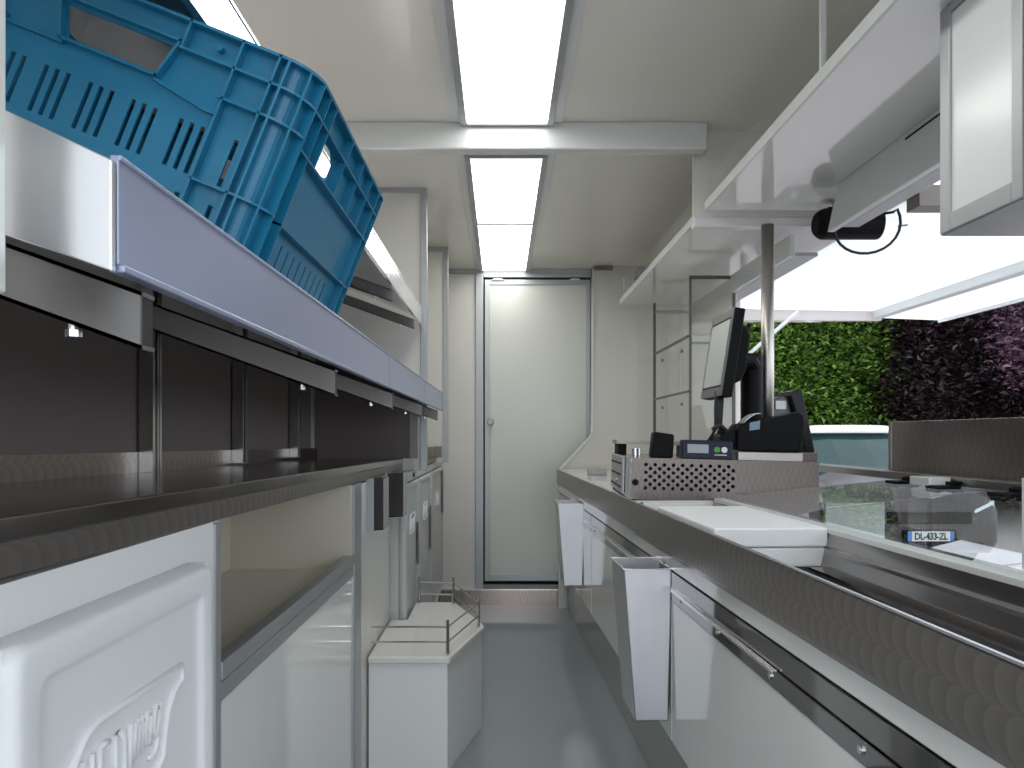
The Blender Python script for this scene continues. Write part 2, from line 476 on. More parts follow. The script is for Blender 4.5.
# ================================================================== LEFT SHELVES
SL = 0.40
AL = math.atan(SL)
def bracket(parent, y, x_end, ztop, h, xb=-0.797):
    zt = lambda x: ztop + SL * 0.9 * (x_end - x)
    b = MB()
    # C-channel: web towards the camera, two flanges
    b.prism([(x_end, ztop - h), (x_end, ztop), (xb, zt(xb)), (xb, zt(xb) - h)], 'y', y, y + 0.003)
    b.prism([(x_end, ztop - 0.003), (x_end, ztop), (xb, zt(xb)), (xb, zt(xb) - 0.003)], 'y', y, y + 0.022)
    b.prism([(x_end, ztop - h), (x_end, ztop - h + 0.003), (xb, zt(xb) - h + 0.003), (xb, zt(xb) - h)], 'y', y, y + 0.022)
    o = b.build('bracket', 'bracket', parent)
    MB().box(x_end - 0.004, x_end - 0.001, y + 0.003, y + 0.021, ztop - h + 0.003, ztop - 0.003).build('end_cap', 'rubber', o)
    xs = x_end - 0.052
    zz = ztop - h + SL * 0.9 * 0.052
    MB().cyl((xs, y + 0.011, zz - 0.008), 'z', 0.0035, 0.012, 10).cyl((xs, y + 0.011, zz - 0.009), 'z', 0.0055, 0.005, 6).build('bolt', 'steel_bright', o)

t = thing('display_shelf', 'sloping stainless display shelf with a bluish film-covered lip, holding the blue crate', 'shelf', (-0.52, 1.9, 1.3), group='sloping shelves on the left wall')
MB().prism([(-0.256, 1.239), (-0.256, 1.229), (-0.797, 1.229 + SL * 0.541), (-0.797, 1.239 + SL * 0.541)], 'y', 0.50, 3.29).build('tray', 'steel_bright', t)
MB().box(-0.256, -0.25, 0.502, 3.29, 1.192, 1.262).box(-0.256, -0.246, 0.502, 3.29, 1.187, 1.192).box(-0.256, -0.2485, 0.502, 3.29, 1.260, 1.264).build('lip', 'film', t, 0.001)
MB().box(-0.2499, -0.2492, 1.72, 1.7225, 1.193, 1.260).build('lip_joint', 'steel_dark', t)
MB().box(-0.2499, -0.2492, 2.5, 2.503, 1.193, 1.260).build('lip_joint', 'steel_dark', t)
MB().prism([(-0.2505, 1.186), (-0.2505, 1.258), (-0.325, 1.293), (-0.797, 1.455), (-0.797, 1.375), (-0.325, 1.211)], 'y', 0.494, 0.500).build('end_plate', 'steel_bright', t, 0.001)
for y in (0.53, 1.15, 1.76, 2.40, 3.02):
    bracket(t, y, -0.249, 1.180, 0.040)
for y in (1.69, 2.27, 2.88):
    u = MB().box(-0.787, -0.762, y - 0.022, y + 0.022, 1.001, 1.40)
    u.box(-0.762, -0.756, y - 0.022, y - 0.012, 1.001, 1.40).box(-0.762, -0.756, y + 0.012, y + 0.022, 1.001, 1.40).box(-0.762, -0.754, y - 0.004, y + 0.004, 1.001, 1.40)
    u.build('upright', 'steel', t)

t = thing('display_shelf', 'upper sloping stainless shelf behind and above the blue crate', 'shelf', (-0.57, 1.9, 1.65), group='sloping shelves on the left wall')
MB().prism([(-0.341, 1.590), (-0.341, 1.580), (-0.797, 1.580 + SL * 0.456), (-0.797, 1.590 + SL * 0.456)], 'y', 0.50, 3.25).build('tray', 'steel_bright', t)
MB().box(-0.341, -0.335, 0.502, 3.25, 1.548, 1.618).box(-0.341, -0.331, 0.502, 3.25, 1.543, 1.548).box(-0.341, -0.3335, 0.502, 3.25, 1.616, 1.622).build('lip', 'steel_bright', t, 0.001)
MB().box(-0.335, -0.3343, 2.03, 2.033, 1.549, 1.616).build('lip_joint', 'steel_dark', t)
for y in (0.53, 1.15, 1.76, 2.36, 2.96):
    bracket(t, y, -0.336, 1.530, 0.036)

# ================================================================== BLUE CRATE
def crate():
    cw, cl, ch, rr, th = 0.43, 0.47, 0.222, 0.035, 0.003
    t = thing('plastic_crate', 'blue ventilated plastic crate tilted on the sloping shelf', 'crate', (-0.271, 0.80, 1.2555), (0, AL, 0))
    x0, x1 = -cw, 0.0
    U = lambda u: ch - u         # u measured down from the rim
    # --- near face, with its slots and the hand hole
    slots = []
    for g in (-0.0965, -0.151, -0.20, -0.25, -0.30, -0.345):
        for k in range(3):
            x = g - 0.0122 * k
            slots.append((x - 0.0026, x + 0.0026))
    for x in (-0.0585,):
        slots.append((x - 0.0026, x + 0.0026))
    holes = []
    for a, b in slots:
        holes.append((a, b, U(0.150), U(0.098)))
        if a > -0.40: holes.append((a, b, U(0.207), U(0.172)))
    hh = (-0.277, -0.152, U(0.063), U(0.030))
    holes.append(hh)
    us = sorted(set([round(v, 4) for v in [x0 + rr, x1 - rr] + [c for s in slots for c in s] + [hh[0], hh[1]]]))
    ws = sorted(set([round(v, 4) for v in (0, U(0.207), U(0.172), U(0.150), U(0.098), U(0.063), U(0.030), ch)]))
    tw = {(round(hh[0], 4), round(hh[2], 4)): (hh[0] + 0.013, hh[2]), (round(hh[1], 4), round(hh[2], 4)): (hh[1] - 0.011, hh[2])}
    m = MB()
    m.plate(us, ws, holes, th, lambda u, w, q: (u, 0.012 + q, w))
    m.prism([(hh[0] - 0.0005, hh[3]), (hh[0] + 0.013, hh[2] - 0.0005), (hh[0] - 0.0005, hh[2] - 0.0005)], 'y', 0.0125, 0.0145)
    m.prism([(hh[1] + 0.0005, hh[3]), (hh[1] - 0.011, hh[2] - 0.0005), (hh[1] + 0.0005, hh[2] - 0.0005)], 'y', 0.0125, 0.0145)
    # far face
    m.plate([x0 + rr, -0.28, -0.15, x1 - rr], [0, U(0.063), U(0.03), ch], [hh], th, lambda u, w, q: (u, cl - 0.012 - q, w))
    # right long face with its hand hole and shallow slots
    ys = []
    sh = []
    for k in range(9):
        y = 0.12 + 0.028 * k
        ys += [round(y, 4), round(y + 0.005, 4)]
        sh.append((y, y + 0.005, U(0.20), U(0.17)))
    hy = (0.100, 0.185, U(0.070), U(0.033))
    yy = sorted(set([rr, cl - rr, hy[0], hy[1]] + ys))
    zz = sorted(set(round(v, 4) for v in (0, U(0.20), U(0.17), hy[2], hy[3], ch)))
    tw = {(round(hy[0], 4), round(hy[2], 4)): (hy[0] + 0.012, hy[2]), (round(hy[1], 4), round(hy[2], 4)): (hy[1] - 0.006, hy[2] + 0.006), (round(hy[1], 4), round(hy[3], 4)): (hy[1] - 0.012, hy[3])}
    m.plate(yy, zz, sh + [hy], th, lambda u, w, q: (-0.012 - q, u, w))
    for ya_, za_, dy_, dz_ in ((hy[0], hy[2], 0.022, 0.014), (hy[1], hy[2], -0.016, 0.012), (hy[1], hy[3], -0.024, -0.012), (hy[0], hy[3], 0.010, -0.008)):
        m.prism([(ya_, za_), (ya_ + dy_, za_), (ya_, za_ + dz_)], 'x', -0.0145, -0.0125)
    # left face
    m.plate([rr, 0.19, 0.25, cl - rr], [0, U(0.066), U(0.034), ch], [hy], th, lambda u, w, q: (x0 + 0.012 + q, u, w))
    # rounded corners (outer skin set back like the faces)
    for cx, cy, a0 in ((x1 - rr, rr, -90), (x1 - rr, cl - rr, 0), (x0 + rr, cl - rr, 90), (x0 + rr, rr, 180)):
        ro, ri = rr - 0.012, rr - 0.012 - th
        n = 6
        for k in range(n):
            a, b = R(a0 + 90 * k / n), R(a0 + 90 * (k + 1) / n)
            P = lambda r_, a_: (cx + r_ * cos(a_), cy + r_ * sin(a_))
            m.prism([P(ri, a), P(ro, a), P(ro, b), P(ri, b)], 'z', 0, ch)
    body = m.build('body', 'crate', t, world=False)
    # floor grid
    fl = MB()
    us = [x0 + 0.012 + (cw - 0.024) * i / 24 for i in range(25)]
    ws = [0.012 + (cl - 0.024) * j / 24 for j in range(25)]
    holes = [(us[i], us[i + 1], ws[j], ws[j + 1]) for i in range(1, 24, 2) for j in range(1, 24, 2)]
    fl.plate(us, ws, holes, 0.004, lambda u, w, q: (u, w, q))
    fl.build('floor_grid', 'crate', t, world=False)
    # --- ribs
    def ring(m, u, h, depth=0.012):
        """flat flange round the crate at distance u below the rim"""
        z1 = U(u); z0 = z1 - h
        path = []
        for cx, cy, a0 in ((x1 - rr, rr, -90), (x1 - rr, cl - rr, 0), (x0 + rr, cl - rr, 90), (x0 + rr, rr, 180)):
            for k in range(7):
                a = R(a0 + 90 * k / 6)
                path.append((cx, cy, a))
        n = len(path)
        def P(p, r_): return (p[0] + r_ * cos(p[2]), p[1] + r_ * sin(p[2]))
        for i in range(n):
            a, b = path[i], path[(i + 1) % n]
            m.prism([P(a, rr - depth - 0.001), P(a, rr), P(b, rr), P(b, rr - depth - 0.001)], 'z', z0, z1)
    m = MB()
    ring(m, 0.0, 0.003)
    m.build('rim', 'crate', t, world=False)
    m = MB()
    # near face horizontals
    for u, xa in ((0.030, -0.146), (0.064, -0.09), (0.153, -0.085)):
        m.box(xa, x1 - rr, 0.0, 0.0125, U(u) - 0.0025, U(u))
    for u, xa in ((0.030, -0.30), (0.064, -0.33), (0.153, -0.34)):
        m.box(x0 + rr, xa, 0.0, 0.0125, U(u) - 0.0025, U(u))
    m.box(-0.284, -0.146, 0.002, 0.0125, U(0.026), U(0.0235))
    m.box(-0.268, -0.158, 0.002, 0.0125, U(0.069), U(0.0665))
    # slanted sides of the hand-hole frame, and the shallow step across the face
    m.prism([(-0.149, U(0.0235)), (-0.146, U(0.0235)), (-0.158, U(0.069)), (-0.161, U(0.069))], 'y', 0.002, 0.0125)
    m.prism([(-0.284, U(0.0235)), (-0.281, U(0.0235)), (-0.265, U(0.069)), (-0.268, U(0.069))], 'y', 0.002, 0.0125)
    m.prism([(-0.161, U(0.069)), (-0.10, U(0.080)), (-0.083, U(0.080)), (-0.083, U(0.083)), (-0.101, U(0.083)), (-0.162, U(0.072))], 'y', 0.006, 0.0125)
    m.box(x0 + rr, -0.265, 0.006, 0.0125, U(0.072), U(0.069))
    # near face verticals
    m.box(-0.1445, -0.142, 0.0, 0.0125, U(0.030), U(0.0))
    for x in (-0.083, -0.042):
        m.box(x - 0.0025, x, 0.0, 0.0125, 0, U(0.0))
    m.box(x0 + 0.083, x0 + 0.0855, 0.0, 0.0125, 0, U(0.0))
    # corner verticals and corner bands
    for cx, cy, a0 in ((x1 - rr, rr, -90), (x1 - rr, cl - rr, 0), (x0 + rr, cl - rr, 90), (x0 + rr, rr, 180)):
        for aa in (4, 45, 86):
            a = R(a0 + aa)
            ca, sa = cos(a), sin(a)
            q = 0.00125
            P = lambda r_, s_: (cx + r_ * ca - s_ * sa, cy + r_ * sa + s_ * ca)
            m.prism([P(rr - 0.0125, -q), P(rr, -q), P(rr, q), P(rr - 0.0125, q)], 'z', 0, ch)
        for u in (0.030, 0.064, 0.153):
            for k in range(6):
                a, b = R(a0 + 15 * k), R(a0 + 15 * (k + 1))
                P = lambda r_, a_: (cx + r_ * cos(a_), cy + r_ * sin(a_))
                m.prism([P(rr - 0.0125, a), P(rr, a), P(rr, b), P(rr - 0.0125, b)], 'z', U(u) - 0.0025, U(u))
    # right and left long faces
    for xf, sg in ((0.0, -1), (x0, 1)):
        xa, xb = sorted((xf, xf + sg * 0.0125))
        for u in (0.030, 0.075):
            m.box(xa, xb, rr, cl - rr, U(u) - 0.0025, U(u))
        for y in (0.062, 0.092, 0.192, 0.27, 0.34, 0.40):
            m.box(xa, xb, y, y + 0.0025, U(0.075) if y > 0.08 else 0, U(0))
        m.box(xa, xb, 0.062, cl - rr, U(0.155) - 0.0025, U(0.155))
        m.box(xa, xb, cl - 0.065, cl - 0.0625, 0, U(0))
    m.build('rib', 'crate', t, world=False)
    m = MB().cyl((-0.108, 0.004, U(0.016)), 'y', 0.0035, 0.009, 12)
    m.build('peg', 'crate', t, world=False)
crate()

# ================================================================== LEFT COUNTER
zc = lambda y: 1.018 - 0.0104 * y
t = thing('left_worktop', 'dark stainless worktop along the left wall under the sloping shelf', 'worktop', (-0.6, 1.9, 0.95))
y0, y1 = 0.46, 3.68
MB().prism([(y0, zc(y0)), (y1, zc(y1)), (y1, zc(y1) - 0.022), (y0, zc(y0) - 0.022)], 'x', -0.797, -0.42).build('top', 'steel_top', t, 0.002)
MB().prism([(y0, zc(y0) - 0.0225), (y1, zc(y1) - 0.0225), (y1, zc(y1) - 0.052), (y0, zc(y0) - 0.052)], 'x', -0.44, -0.4235).build('fascia', 'pearl_x', t, 0.001)
MB().prism([(y0, zc(y0)), (3.29, zc(3.29)), (3.29, zc(3.29) + 0.044), (y0, zc(y0) + 0.044)], 'x', -0.797, -0.788).build('backsplash', 'pearl_x', t)
MB().prism([(y0, zc(y0) + 0.044), (3.2, zc(3.2) + 0.044), (3.2, 1.36), (y0, 1.36)], 'x', -0.798, -0.792).build('back_panel', 'back_panel', t)
MB().prism([(-0.797, zc(3.3)), (-0.392, zc(3.3)), (-0.392, 1.27), (-0.797, 1.43)], 'y', 3.2915, 3.2985).build('end_panel', 'back_panel', t)
MB().box(-0.392, -0.357, 3.288, 3.2985, zc(3.3), 1.25).build('end_strip', 'bracket', t)

# ================================================================== LEFT NEAR FRIDGE
t = thing('fridge_cabinet', 'white fridge cabinet at lower left with an embossed moulded door', 'fridge', (-0.6, 0.85, 0))
MB().box(-0.797, -0.4262, 0.46, 1.138, 0.0, 0.953).build('body', 'white_panel', t)
def embossed_door(parent, xf, y0, y1, z0, z1, depth, m, inset=0.04, rad=0.011, step=0.007):
    """moulded door leaf facing +X: rounded rim, flat border, softly recessed inner field - one height-field skin with a back"""
    b = MB()
    def grid(a, c):
        out = []
        for e, sg in ((a, 1), (c, -1)):
            pts = [e + sg * v for v in (0, 0.0008, 0.002, 0.004, 0.007, rad, 0.016, inset - 0.008, inset - 0.005, inset - 0.002, inset + 0.001, inset + 0.004, inset + 0.02)]
            out += pts
        mid = [(a + c) / 2 + (c - a) * f for f in (-0.2, 0, 0.2)]
        return sorted(set(out + mid))
    ys, zs = grid(y0, y1), grid(z0, z1)
    def sdf(y, z, r, dd):
        cy, cz = (y0 + y1) / 2, (z0 + z1) / 2
        qx, qz = abs(y - cy) - ((y1 - y0) / 2 - dd - r), abs(z - cz) - ((z1 - z0) / 2 - dd - r)
        return -(math.hypot(max(qx, 0), max(qz, 0)) + min(max(qx, qz), 0) - r)
    def X(y, z):
        d1 = max(0.0, min(rad, sdf(y, z, 0.02, 0)))
        x = xf - (rad - math.sqrt(max(0, rad * rad - (rad - d1) ** 2)))
        k = min(1, max(0, (sdf(y, z, 0.02, inset - 0.008) + 0.0) / 0.012))
        return x - step * (k * k * (3 - 2 * k))
    V = [[b.bm.verts.new((X(y, z), y, z)) for z in zs] for y in ys]
    for i in range(len(ys) - 1):
        for j in range(len(zs) - 1):
            b.bm.faces.new([V[i][j], V[i + 1][j], V[i + 1][j + 1], V[i][j + 1]])
    xb = xf - depth
    rim = [V[i][0] for i in range(len(ys))] + [V[-1][j] for j in range(1, len(zs))] + [V[i][-1] for i in range(len(ys) - 2, -1, -1)] + [V[0][j] for j in range(len(zs) - 2, 0, -1)]
    back = [b.bm.verts.new((xb, v.co.y, v.co.z)) for v in rim]
    n = len(rim)
    for i in range(n):
        b.bm.faces.new([rim[i], back[i], back[(i + 1) % n], rim[(i + 1) % n]])
    b.bm.faces.new(back)
    o = b.build('door', m, parent, smooth=True)
    return o
def logo(parent, xf, yc, zc_, s, m, name='logo', r=0.0032):
    """outlined badge with the maker's lettering in raised rounded strokes on a face that looks to +X"""
    P = lambda y, z: (xf, yc + y * s, zc_ + z * s)
    out = [(-0.086, 0.050), (0.1136, 0.047), (0.1165, 0.028), (0.094, 0.023), (0.076, 0.006), (0.066, -0.022), (0.063, -0.044), (0.046, -0.054), (-0.140, -0.054), (-0.150, -0.045), (-0.146, -0.02), (-0.130, 0.020), (-0.105, 0.044)]
    b = MB().tube([P(*p) for p in out], r * s, 8, close=True)
    t0, b0, h0 = 0.023, -0.036, -0.007
    strokes = [
        [(-0.112, t0), (-0.112, b0)], [(-0.094, t0), (-0.094, b0)], [(-0.112, h0), (-0.094, h0)],
        [(-0.080, t0), (-0.080, b0)], [(-0.080, t0), (-0.062, t0)], [(-0.080, h0), (-0.066, h0)], [(-0.080, b0), (-0.062, b0)],
        [(-0.050, b0), (-0.050, t0), (-0.038, t0), (-0.030, t0 - 0.012), (-0.030, b0 + 0.012), (-0.038, b0), (-0.050, b0)],
        [(-0.018, t0), (-0.018, b0)],
        # script: m a g
        [(-0.011, -0.018), (-0.006, 0.021)], [(-0.006, 0.010), (0.000, 0.021), (0.003, 0.014), (-0.001, -0.016)], [(0.003, 0.010), (0.009, 0.021), (0.012, 0.014), (0.008, -0.018)],
        [(0.029, 0.018), (0.022, 0.020), (0.017, 0.004), (0.018, -0.014), (0.024, -0.016), (0.029, 0.0)], [(0.031, 0.021), (0.027, -0.018)],
        [(0.049, 0.018), (0.042, 0.021), (0.037, 0.004), (0.038, -0.012), (0.044, -0.014), (0.048, 0.0)], [(0.052, 0.022), (0.046, -0.024), (0.036, -0.034), (0.026, -0.030)],
    ]
    for st in strokes:
        b.tube([P(*p) for p in st], r * 0.85 * s, 7)
    return b.build(name, m, parent, smooth=True)
dr = embossed_door(t, -0.390, 0.617, 1.045, 0.22, 0.908, 0.036, 'mould')
logo(dr, -0.3955, 0.835, 0.75, 1.0, 'mould', r=0.0042)

# ================================================================== LEFT OPEN-NICHE CABINET
t = thing('niche_cabinet', 'white cabinet with an open beige niche and a glossy lower panel', 'cabinet', (-0.6, 1.72, 0))
XF = -0.428
n = MB()
n.box(-0.797, -0.775, 1.155, 2.24, 0.69, 0.95)             # back
n.box(-0.775, XF, 1.155, 2.215, 0.69, 0.70)                # niche floor
n.box(-0.775, XF - 0.003, 2.20, 2.24, 0.70, 0.939)          # far cheek
n.box(-0.775, XF, 1.15, 1.165, 0.70, 0.955)
n.build('niche', 'cream', t)
MB().box(-0.45, XF, 1.165, 2.22, 0.0, 0.674).build('lower_panel', 'white', t)
MB().box(-0.79, -0.452, 1.165, 2.94, 0.0, 0.686).build('body', 'white_panel', t)
fr = MB()
fr.box(-0.45, XF + 0.003, 1.165, 2.22, 0.676, 0.705).box(-0.45, XF + 0.006, 1.165, 2.22, 0.709, 0.737).box(-0.45, XF, 1.165, 2.22, 0.70, 0.712)
fr.build('rail', 'alu', t, 0.002)
MB().box(-0.45, XF + 0.006, 2.215, 2.325, 0.0, 0.940).build('post', 'alu', t, 0.003)
MB().box(-0.45, XF + 0.004, 1.141, 1.166, 0.0, 0.95).build('stile', 'alu', t, 0.003)
MB().box(-0.45, XF - 0.002, 2.33, 2.945, 0.0, 0.934).build('side_panel', 'wall', t)

# steel bins hanging on its side panel
def small_bin(y, xd, x1, z0, z1, label):
    t = thing('hanging_bin', label, 'bin', (XF - 0.002, y, z1), group='small steel bins under the left worktop')
    w, dp = 0.0015, 0.11
    xa = XF - 0.0015
    # open towards the camera: back, outer side, bottom and far wall, with a folded front flange on the inner edge
    b = MB()
    b.box(xa, xa + w, y, y + dp, z0 + 0.006, z1)
    b.box(x1 - w, x1, y, y + dp, z0 + 0.006, z1)
    b.hexa([(xa, y, z0), (x1, y, z0 + 0.004), (x1, y + dp, z0 + 0.012), (xa, y + dp, z0 + 0.012), (xa, y, z0 + w), (x1, y, z0 + 0.004 + w), (x1, y + dp, z0 + 0.012 + w), (xa, y + dp, z0 + 0.012 + w)])
    b.box(xa, x1, y + dp, y + dp + w, z0 + 0.012, z1)
    b.build('tray', 'steel', t)
    MB().box(xa + 0.002, x1 - 0.002, y + 0.010, y + 0.014, z0 + 0.006, z1).build('shade_sheet', 'bin_shade', t)  # dark sheet standing in for the shaded inside of the bin
    MB().box(xa, xd, y - 0.0015, y, z0, z1).build('flange', 'alu', t)
small_bin(2.45, -0.405, -0.374, 0.775, 0.944, 'narrow steel bin with a dark shade sheet under the left worktop, the nearer one')
small_bin(2.82, -0.417, -0.358, 0.778, 0.944, 'wider steel bin with a dark shade sheet under the left worktop, the further one')

# ================================================================== LOW CORNER UNIT
t = thing('corner_unit', 'low white unit with a cut corner and a steel gallery rail', 'low unit', (-0.3, 2.85, 0))
poly = [(-0.425, 2.46), (-0.168, 2.46), (-0.068, 2.86), (-0.20, 3.25), (-0.360, 3.25), (-0.360, 2.945), (-0.425, 2.945)]
MB().prism([(x if x < -0.3 else x - 0.004, y + (0.006 if y < 2.5 else 0)) for x, y in poly], 'z', 0.0, 0.352).build('body', 'white_panel', t)
MB().prism([(-0.425, 2.45), (-0.163, 2.45), (-0.063, 2.85), (-0.072, 2.90), (-0.195, 3.26), (-0.360, 3.26), (-0.360, 2.95), (-0.425, 2.95)], 'z', 0.352, 0.375).build('top', 'white', t, 0.005)
rl = MB()
posts = [(-0.172, 2.475), (-0.083, 2.84), (-0.20, 3.22), (-0.345, 3.235)]
for i, (x, y) in enumerate(posts):
    rl = MB()
    rl.tube([(x, y, 0.375), (x, y, 0.487)], 0.0055, 8)
    rl.build('rail_post', 'steel', t)
rl = MB()
for z in (0.415, 0.464):
    rl.tube([(-0.42, 2.478, z), (-0.20, 2.478, z), (-0.172, 2.475, z), (-0.083, 2.84, z), (-0.20, 3.22, z), (-0.345, 3.235, z)], 0.0032, 8)
rl.build('rail', 'steel', t)

# ================================================================== FAR LEFT COLD CABINET
t = thing('cold_cabinet', 'grey white cold cabinet at the far left with three embossed doors', 'fridge', (-0.55, 3.8, 0))
XC = -0.365
zk = lambda y: 0.925 - 0.012 * (y - 2.8)
MB().box(-0.79, XC - 0.03, 3.69, 4.88, 0.0, 0.94).box(-0.79, XC - 0.03, 2.955, 3.69, 0, 0.90).build('body', 'boxgrey', t)
MB().box(XC - 0.03, XC - 0.002, 2.96, 4.88, 0.898, 0.935).build('header', 'boxgrey', t, 0.003)
MB().box(XC - 0.002, XC + 0.001, 3.20, 3.24, 0.908, 0.926).build('keyhole', 'dark', t)
MB().box(-0.79, XC + 0.004, 3.70, 4.30, 0.94, 0.963).build('top_slab', 'brown_steel', t, 0.003)
for i, (ya, yb) in enumerate(((2.965, 3.42), (3.46, 4.02), (4.07, 4.84))):
    o = embossed_door(t, XC, ya, yb, 0.12, 0.892, 0.03, 'boxgrey', 0.03)
    logo(o, XC - 0.004, (ya + yb) / 2 + 0.02, 0.72, 0.75, 'mould')
    hz0, hz1 = ((0.52, 0.70), (0.50, 0.72), (0.60, 0.86))[i]
    MB().box(XC - 0.001, XC + 0.003, yb - 0.055, yb - 0.02, hz0, hz1).build('handle', 'brown_steel', o, 0.001)
bl = MB().box(-0.44, -0.395, 0, 0.09, 0, 0.06).build('steel_block', 'brown_steel', None, 0.002, seg=1)
for i, (y, x, lab) in enumerate(((3.72, 0.038, 'small brown metal block on the cold cabinet, nearest of three'), (3.98, 0.058, 'small brown metal block on the cold cabinet, middle of three'), (4.16, 0.09, 'small brown metal block on the cold cabinet, furthest of three'))):
    o = bl if i == 0 else bl.copy()
    if i: COL.objects.link(o)
    o.location = (x - 0.02, y, 0.963)
    tag(o, lab, 'metal block', 'metal blocks on the cold cabinet')

# ================================================================== RIGHT COUNTER
RC = thing('serving_counter', 'long serving counter on the right with swirled steel fascia and white drawers', 'counter', (0.50, 0, 0), (0, 0, math.atan(0.029)))
def rc(m, name, matl, bevel=0.0, parent=None, **k):
    return m.build(name, matl, parent or RC, bevel, world=False, **k)
Y0, Y1 = 0.30, 4.80
rc(MB().box(0.055, 0.20, Y0, Y1, 0, 0.30), 'plinth', 'plinth')
rc(MB().box(0.025, 0.281, Y0, 2.45, 0.286, 0.765).box(0.025, 0.60, 2.45, Y1, 0.286, 0.868).box(0.30, 0.82, Y0, 2.40, 0.05, 0.60).box(0.60, 0.79, 2.42, 4.55, 0.05, 0.868), 'carcass', 'white_panel')
rc(MB().box(0.0, 0.024, Y0, Y1, 0.732, 0.779), 'apron', 'white', 0.002)
rc(MB().box(-0.012, -0.006, Y0, Y1, 0.780, 0.872), 'fascia', 'pearl_x', 0.002)
rc(MB().box(-0.0125, -0.0055, Y0, Y1, 0.8722, 0.8755), 'rim', 'steel_bright', 0.001)
rc(MB().box(-0.005, 0.60, 2.45, Y1, 0.868, 0.8735), 'worktop', 'white')
tr = MB()
tr.box(-0.004, 0.250, Y0, 2.45, 0.768, 0.772)
tr.prism([(0.228, 0.772), (0.233, 0.772), (0.2555, 0.870), (0.2505, 0.870)], 'y', Y0, 2.45)
tr.box(0.190, 0.238, Y0, 1.60, 0.800, 0.806).box(0.222, 0.248, Y0, 1.60, 0.838, 0.845)
tr.box(-0.006, -0.003, Y0, 2.45, 0.772, 0.872)
rc(tr, 'trough', 'trough')
rc(MB().box(0.249, 0.285, Y0, 2.445, 0.870, 0.882), 'rear_rim', 'alu_white', 0.002)
rc(MB().box(0.281, 0.285, Y0, 2.45, 0.60, 0.870).box(0.285, 0.80, 2.44, 2.45, 0.6, 0.868), 'display_well', 'well')
rc(MB().box(0.285, 0.80, Y0, 2.44, 0.60, 0.606), 'well_floor', 'well')
# drawers
def drawer(ya, yb, handle, screws):
    fr = rc(MB().box(0.0, 0.022, ya, yb, 0.288, 0.652), 'drawer', 'white', 0.002)
    rc(MB().box(-0.002, 0.022, ya, yb, 0.654, 0.729).prism([(-0.002, 0.692), (-0.0045, 0.688), (-0.0045, 0.686), (-0.002, 0.684)], 'y', ya, yb), 'band', 'steel_mirror', 0.001, parent=fr)
    rc(MB().box(-0.0115, -0.010, handle[0], handle[1], 0.683, 0.689).box(-0.010, -0.002, handle[0], handle[1], 0.6875, 0.689), 'handle', 'steel_bright', 0.001, parent=fr)
    for y in screws:
        rc(MB().cyl((-0.002, y, 0.672), 'x', 0.006, -0.003, 12).cyl((-0.005, y, 0.672), 'x', 0.003, -0.0006, 6), 'screw', 'steel_bright', parent=fr)
drawer(0.32, 1.985, (1.28, 1.96), (0.70, 1.00, 1.31, 1.60, 1.90))
drawer(1.995, 3.40, (2.50, 3.36), (2.2, 2.6, 3.0, 3.3))
drawer(3.41, 4.79, (3.5, 3.6), (3.7, 4.2))
# customer ledge and front glass run square with the trailer, so they are given in world space
MB().box(1.235, 1.335, 0.25, 4.30, 0.943, 0.967).build('customer_ledge', 'steel_dark', RC, 0.002)
MB().box(1.3, 1.306, 0.25, 2.45, 0.606, 0.943).build('front_glass', 'glass', RC)
MB().box(1.29, 1.316, 0.25, 4.3, 0.05, 0.606).build('front_panel', 'white_panel', RC)

# glass lids over the display well
def lid(ya, yb, label):
    t = thing('display_cover', label, 'glass cover', (1.24, (ya + yb) / 2, 0.95), group='hinged glass lids over the display')
    xa = lambda y: 0.50 - 0.029 * y + 0.276
    MB().hexa([(xa(ya), ya, 0.8825), (1.235, ya, 0.937), (1.235, yb, 0.937), (xa(yb), yb, 0.8825), (xa(ya), ya, 0.8885), (1.235, ya, 0.943), (1.235, yb, 0.943), (xa(yb), yb, 0.8885)]).build('pane', 'glass_lid', t)
    for y in (ya + 0.12, yb - 0.14):
        h = MB()
        h.box(1.17, 1.236, y, y + 0.06, 0.9365, 0.946).box(1.215, 1.262, y + 0.01, y + 0.05, 0.946, 0.956)
        h.cyl((1.24, y - 0.005, 0.955), 'y', 0.006, 0.07, 10)
        h.build('hinge', 'black', t, 0.002)
    return t
lid(0.35, 1.13, 'hinged glass lid over the display, nearest the camera')
lid(1.14, 1.93, 'hinged glass lid over the display, in the middle')
lid(1.94, 2.42, 'short hinged glass lid beside the perforated steel housing')
tag(MB().box(1.17, 1.23, 2.10, 2.20, 0.9425, 0.966).build('ledge_clip', 'alu_white', None, 0.002), 'pale metal clip on the rear ledge by the glass lids', 'clip')
tag(MB().box(0.7455, 0.7535, 1.085, 1.10, 0.8895, 1.02).build('glass_side_strip', 'alu_white', None, 0.001), 'thin pale upright strip at the right picture edge above the rim', 'strip')

# pearl panel on the ledge
t = thing('splash_panel', 'dark swirled steel splash panel standing on the customer ledge', 'panel', (1.31, 1.6, 0.967))
MB().box(1.301, 1.313, 0.45, 2.565, 0.967, 1.127).build('panel', 'pearl_x', t, 0.001)
MB().box(1.297, 1.317, 2.555, 2.572, 0.967, 1.127).build('end_edging', 'steel_dark', t, 0.001)

# cutting boards
for i, (z, lab) in enumerate(((0.7725 + 0.0265, 'white cutting board, lower of the two in the counter trough'), (0.842, 'white cutting board, upper of the two in the counter trough'))):
    b = MB().box(0.002, 0.249, 1.64 + 0.004 * (1 - i), 2.16, z, z + 0.041).build('cutting_board', 'board', None, 0.004)
    b.location = (0.50, 0, 0); b.rotation_euler = (0, 0, math.atan(0.029))
    tag(b, lab, 'cutting board', 'cutting boards in the trough')

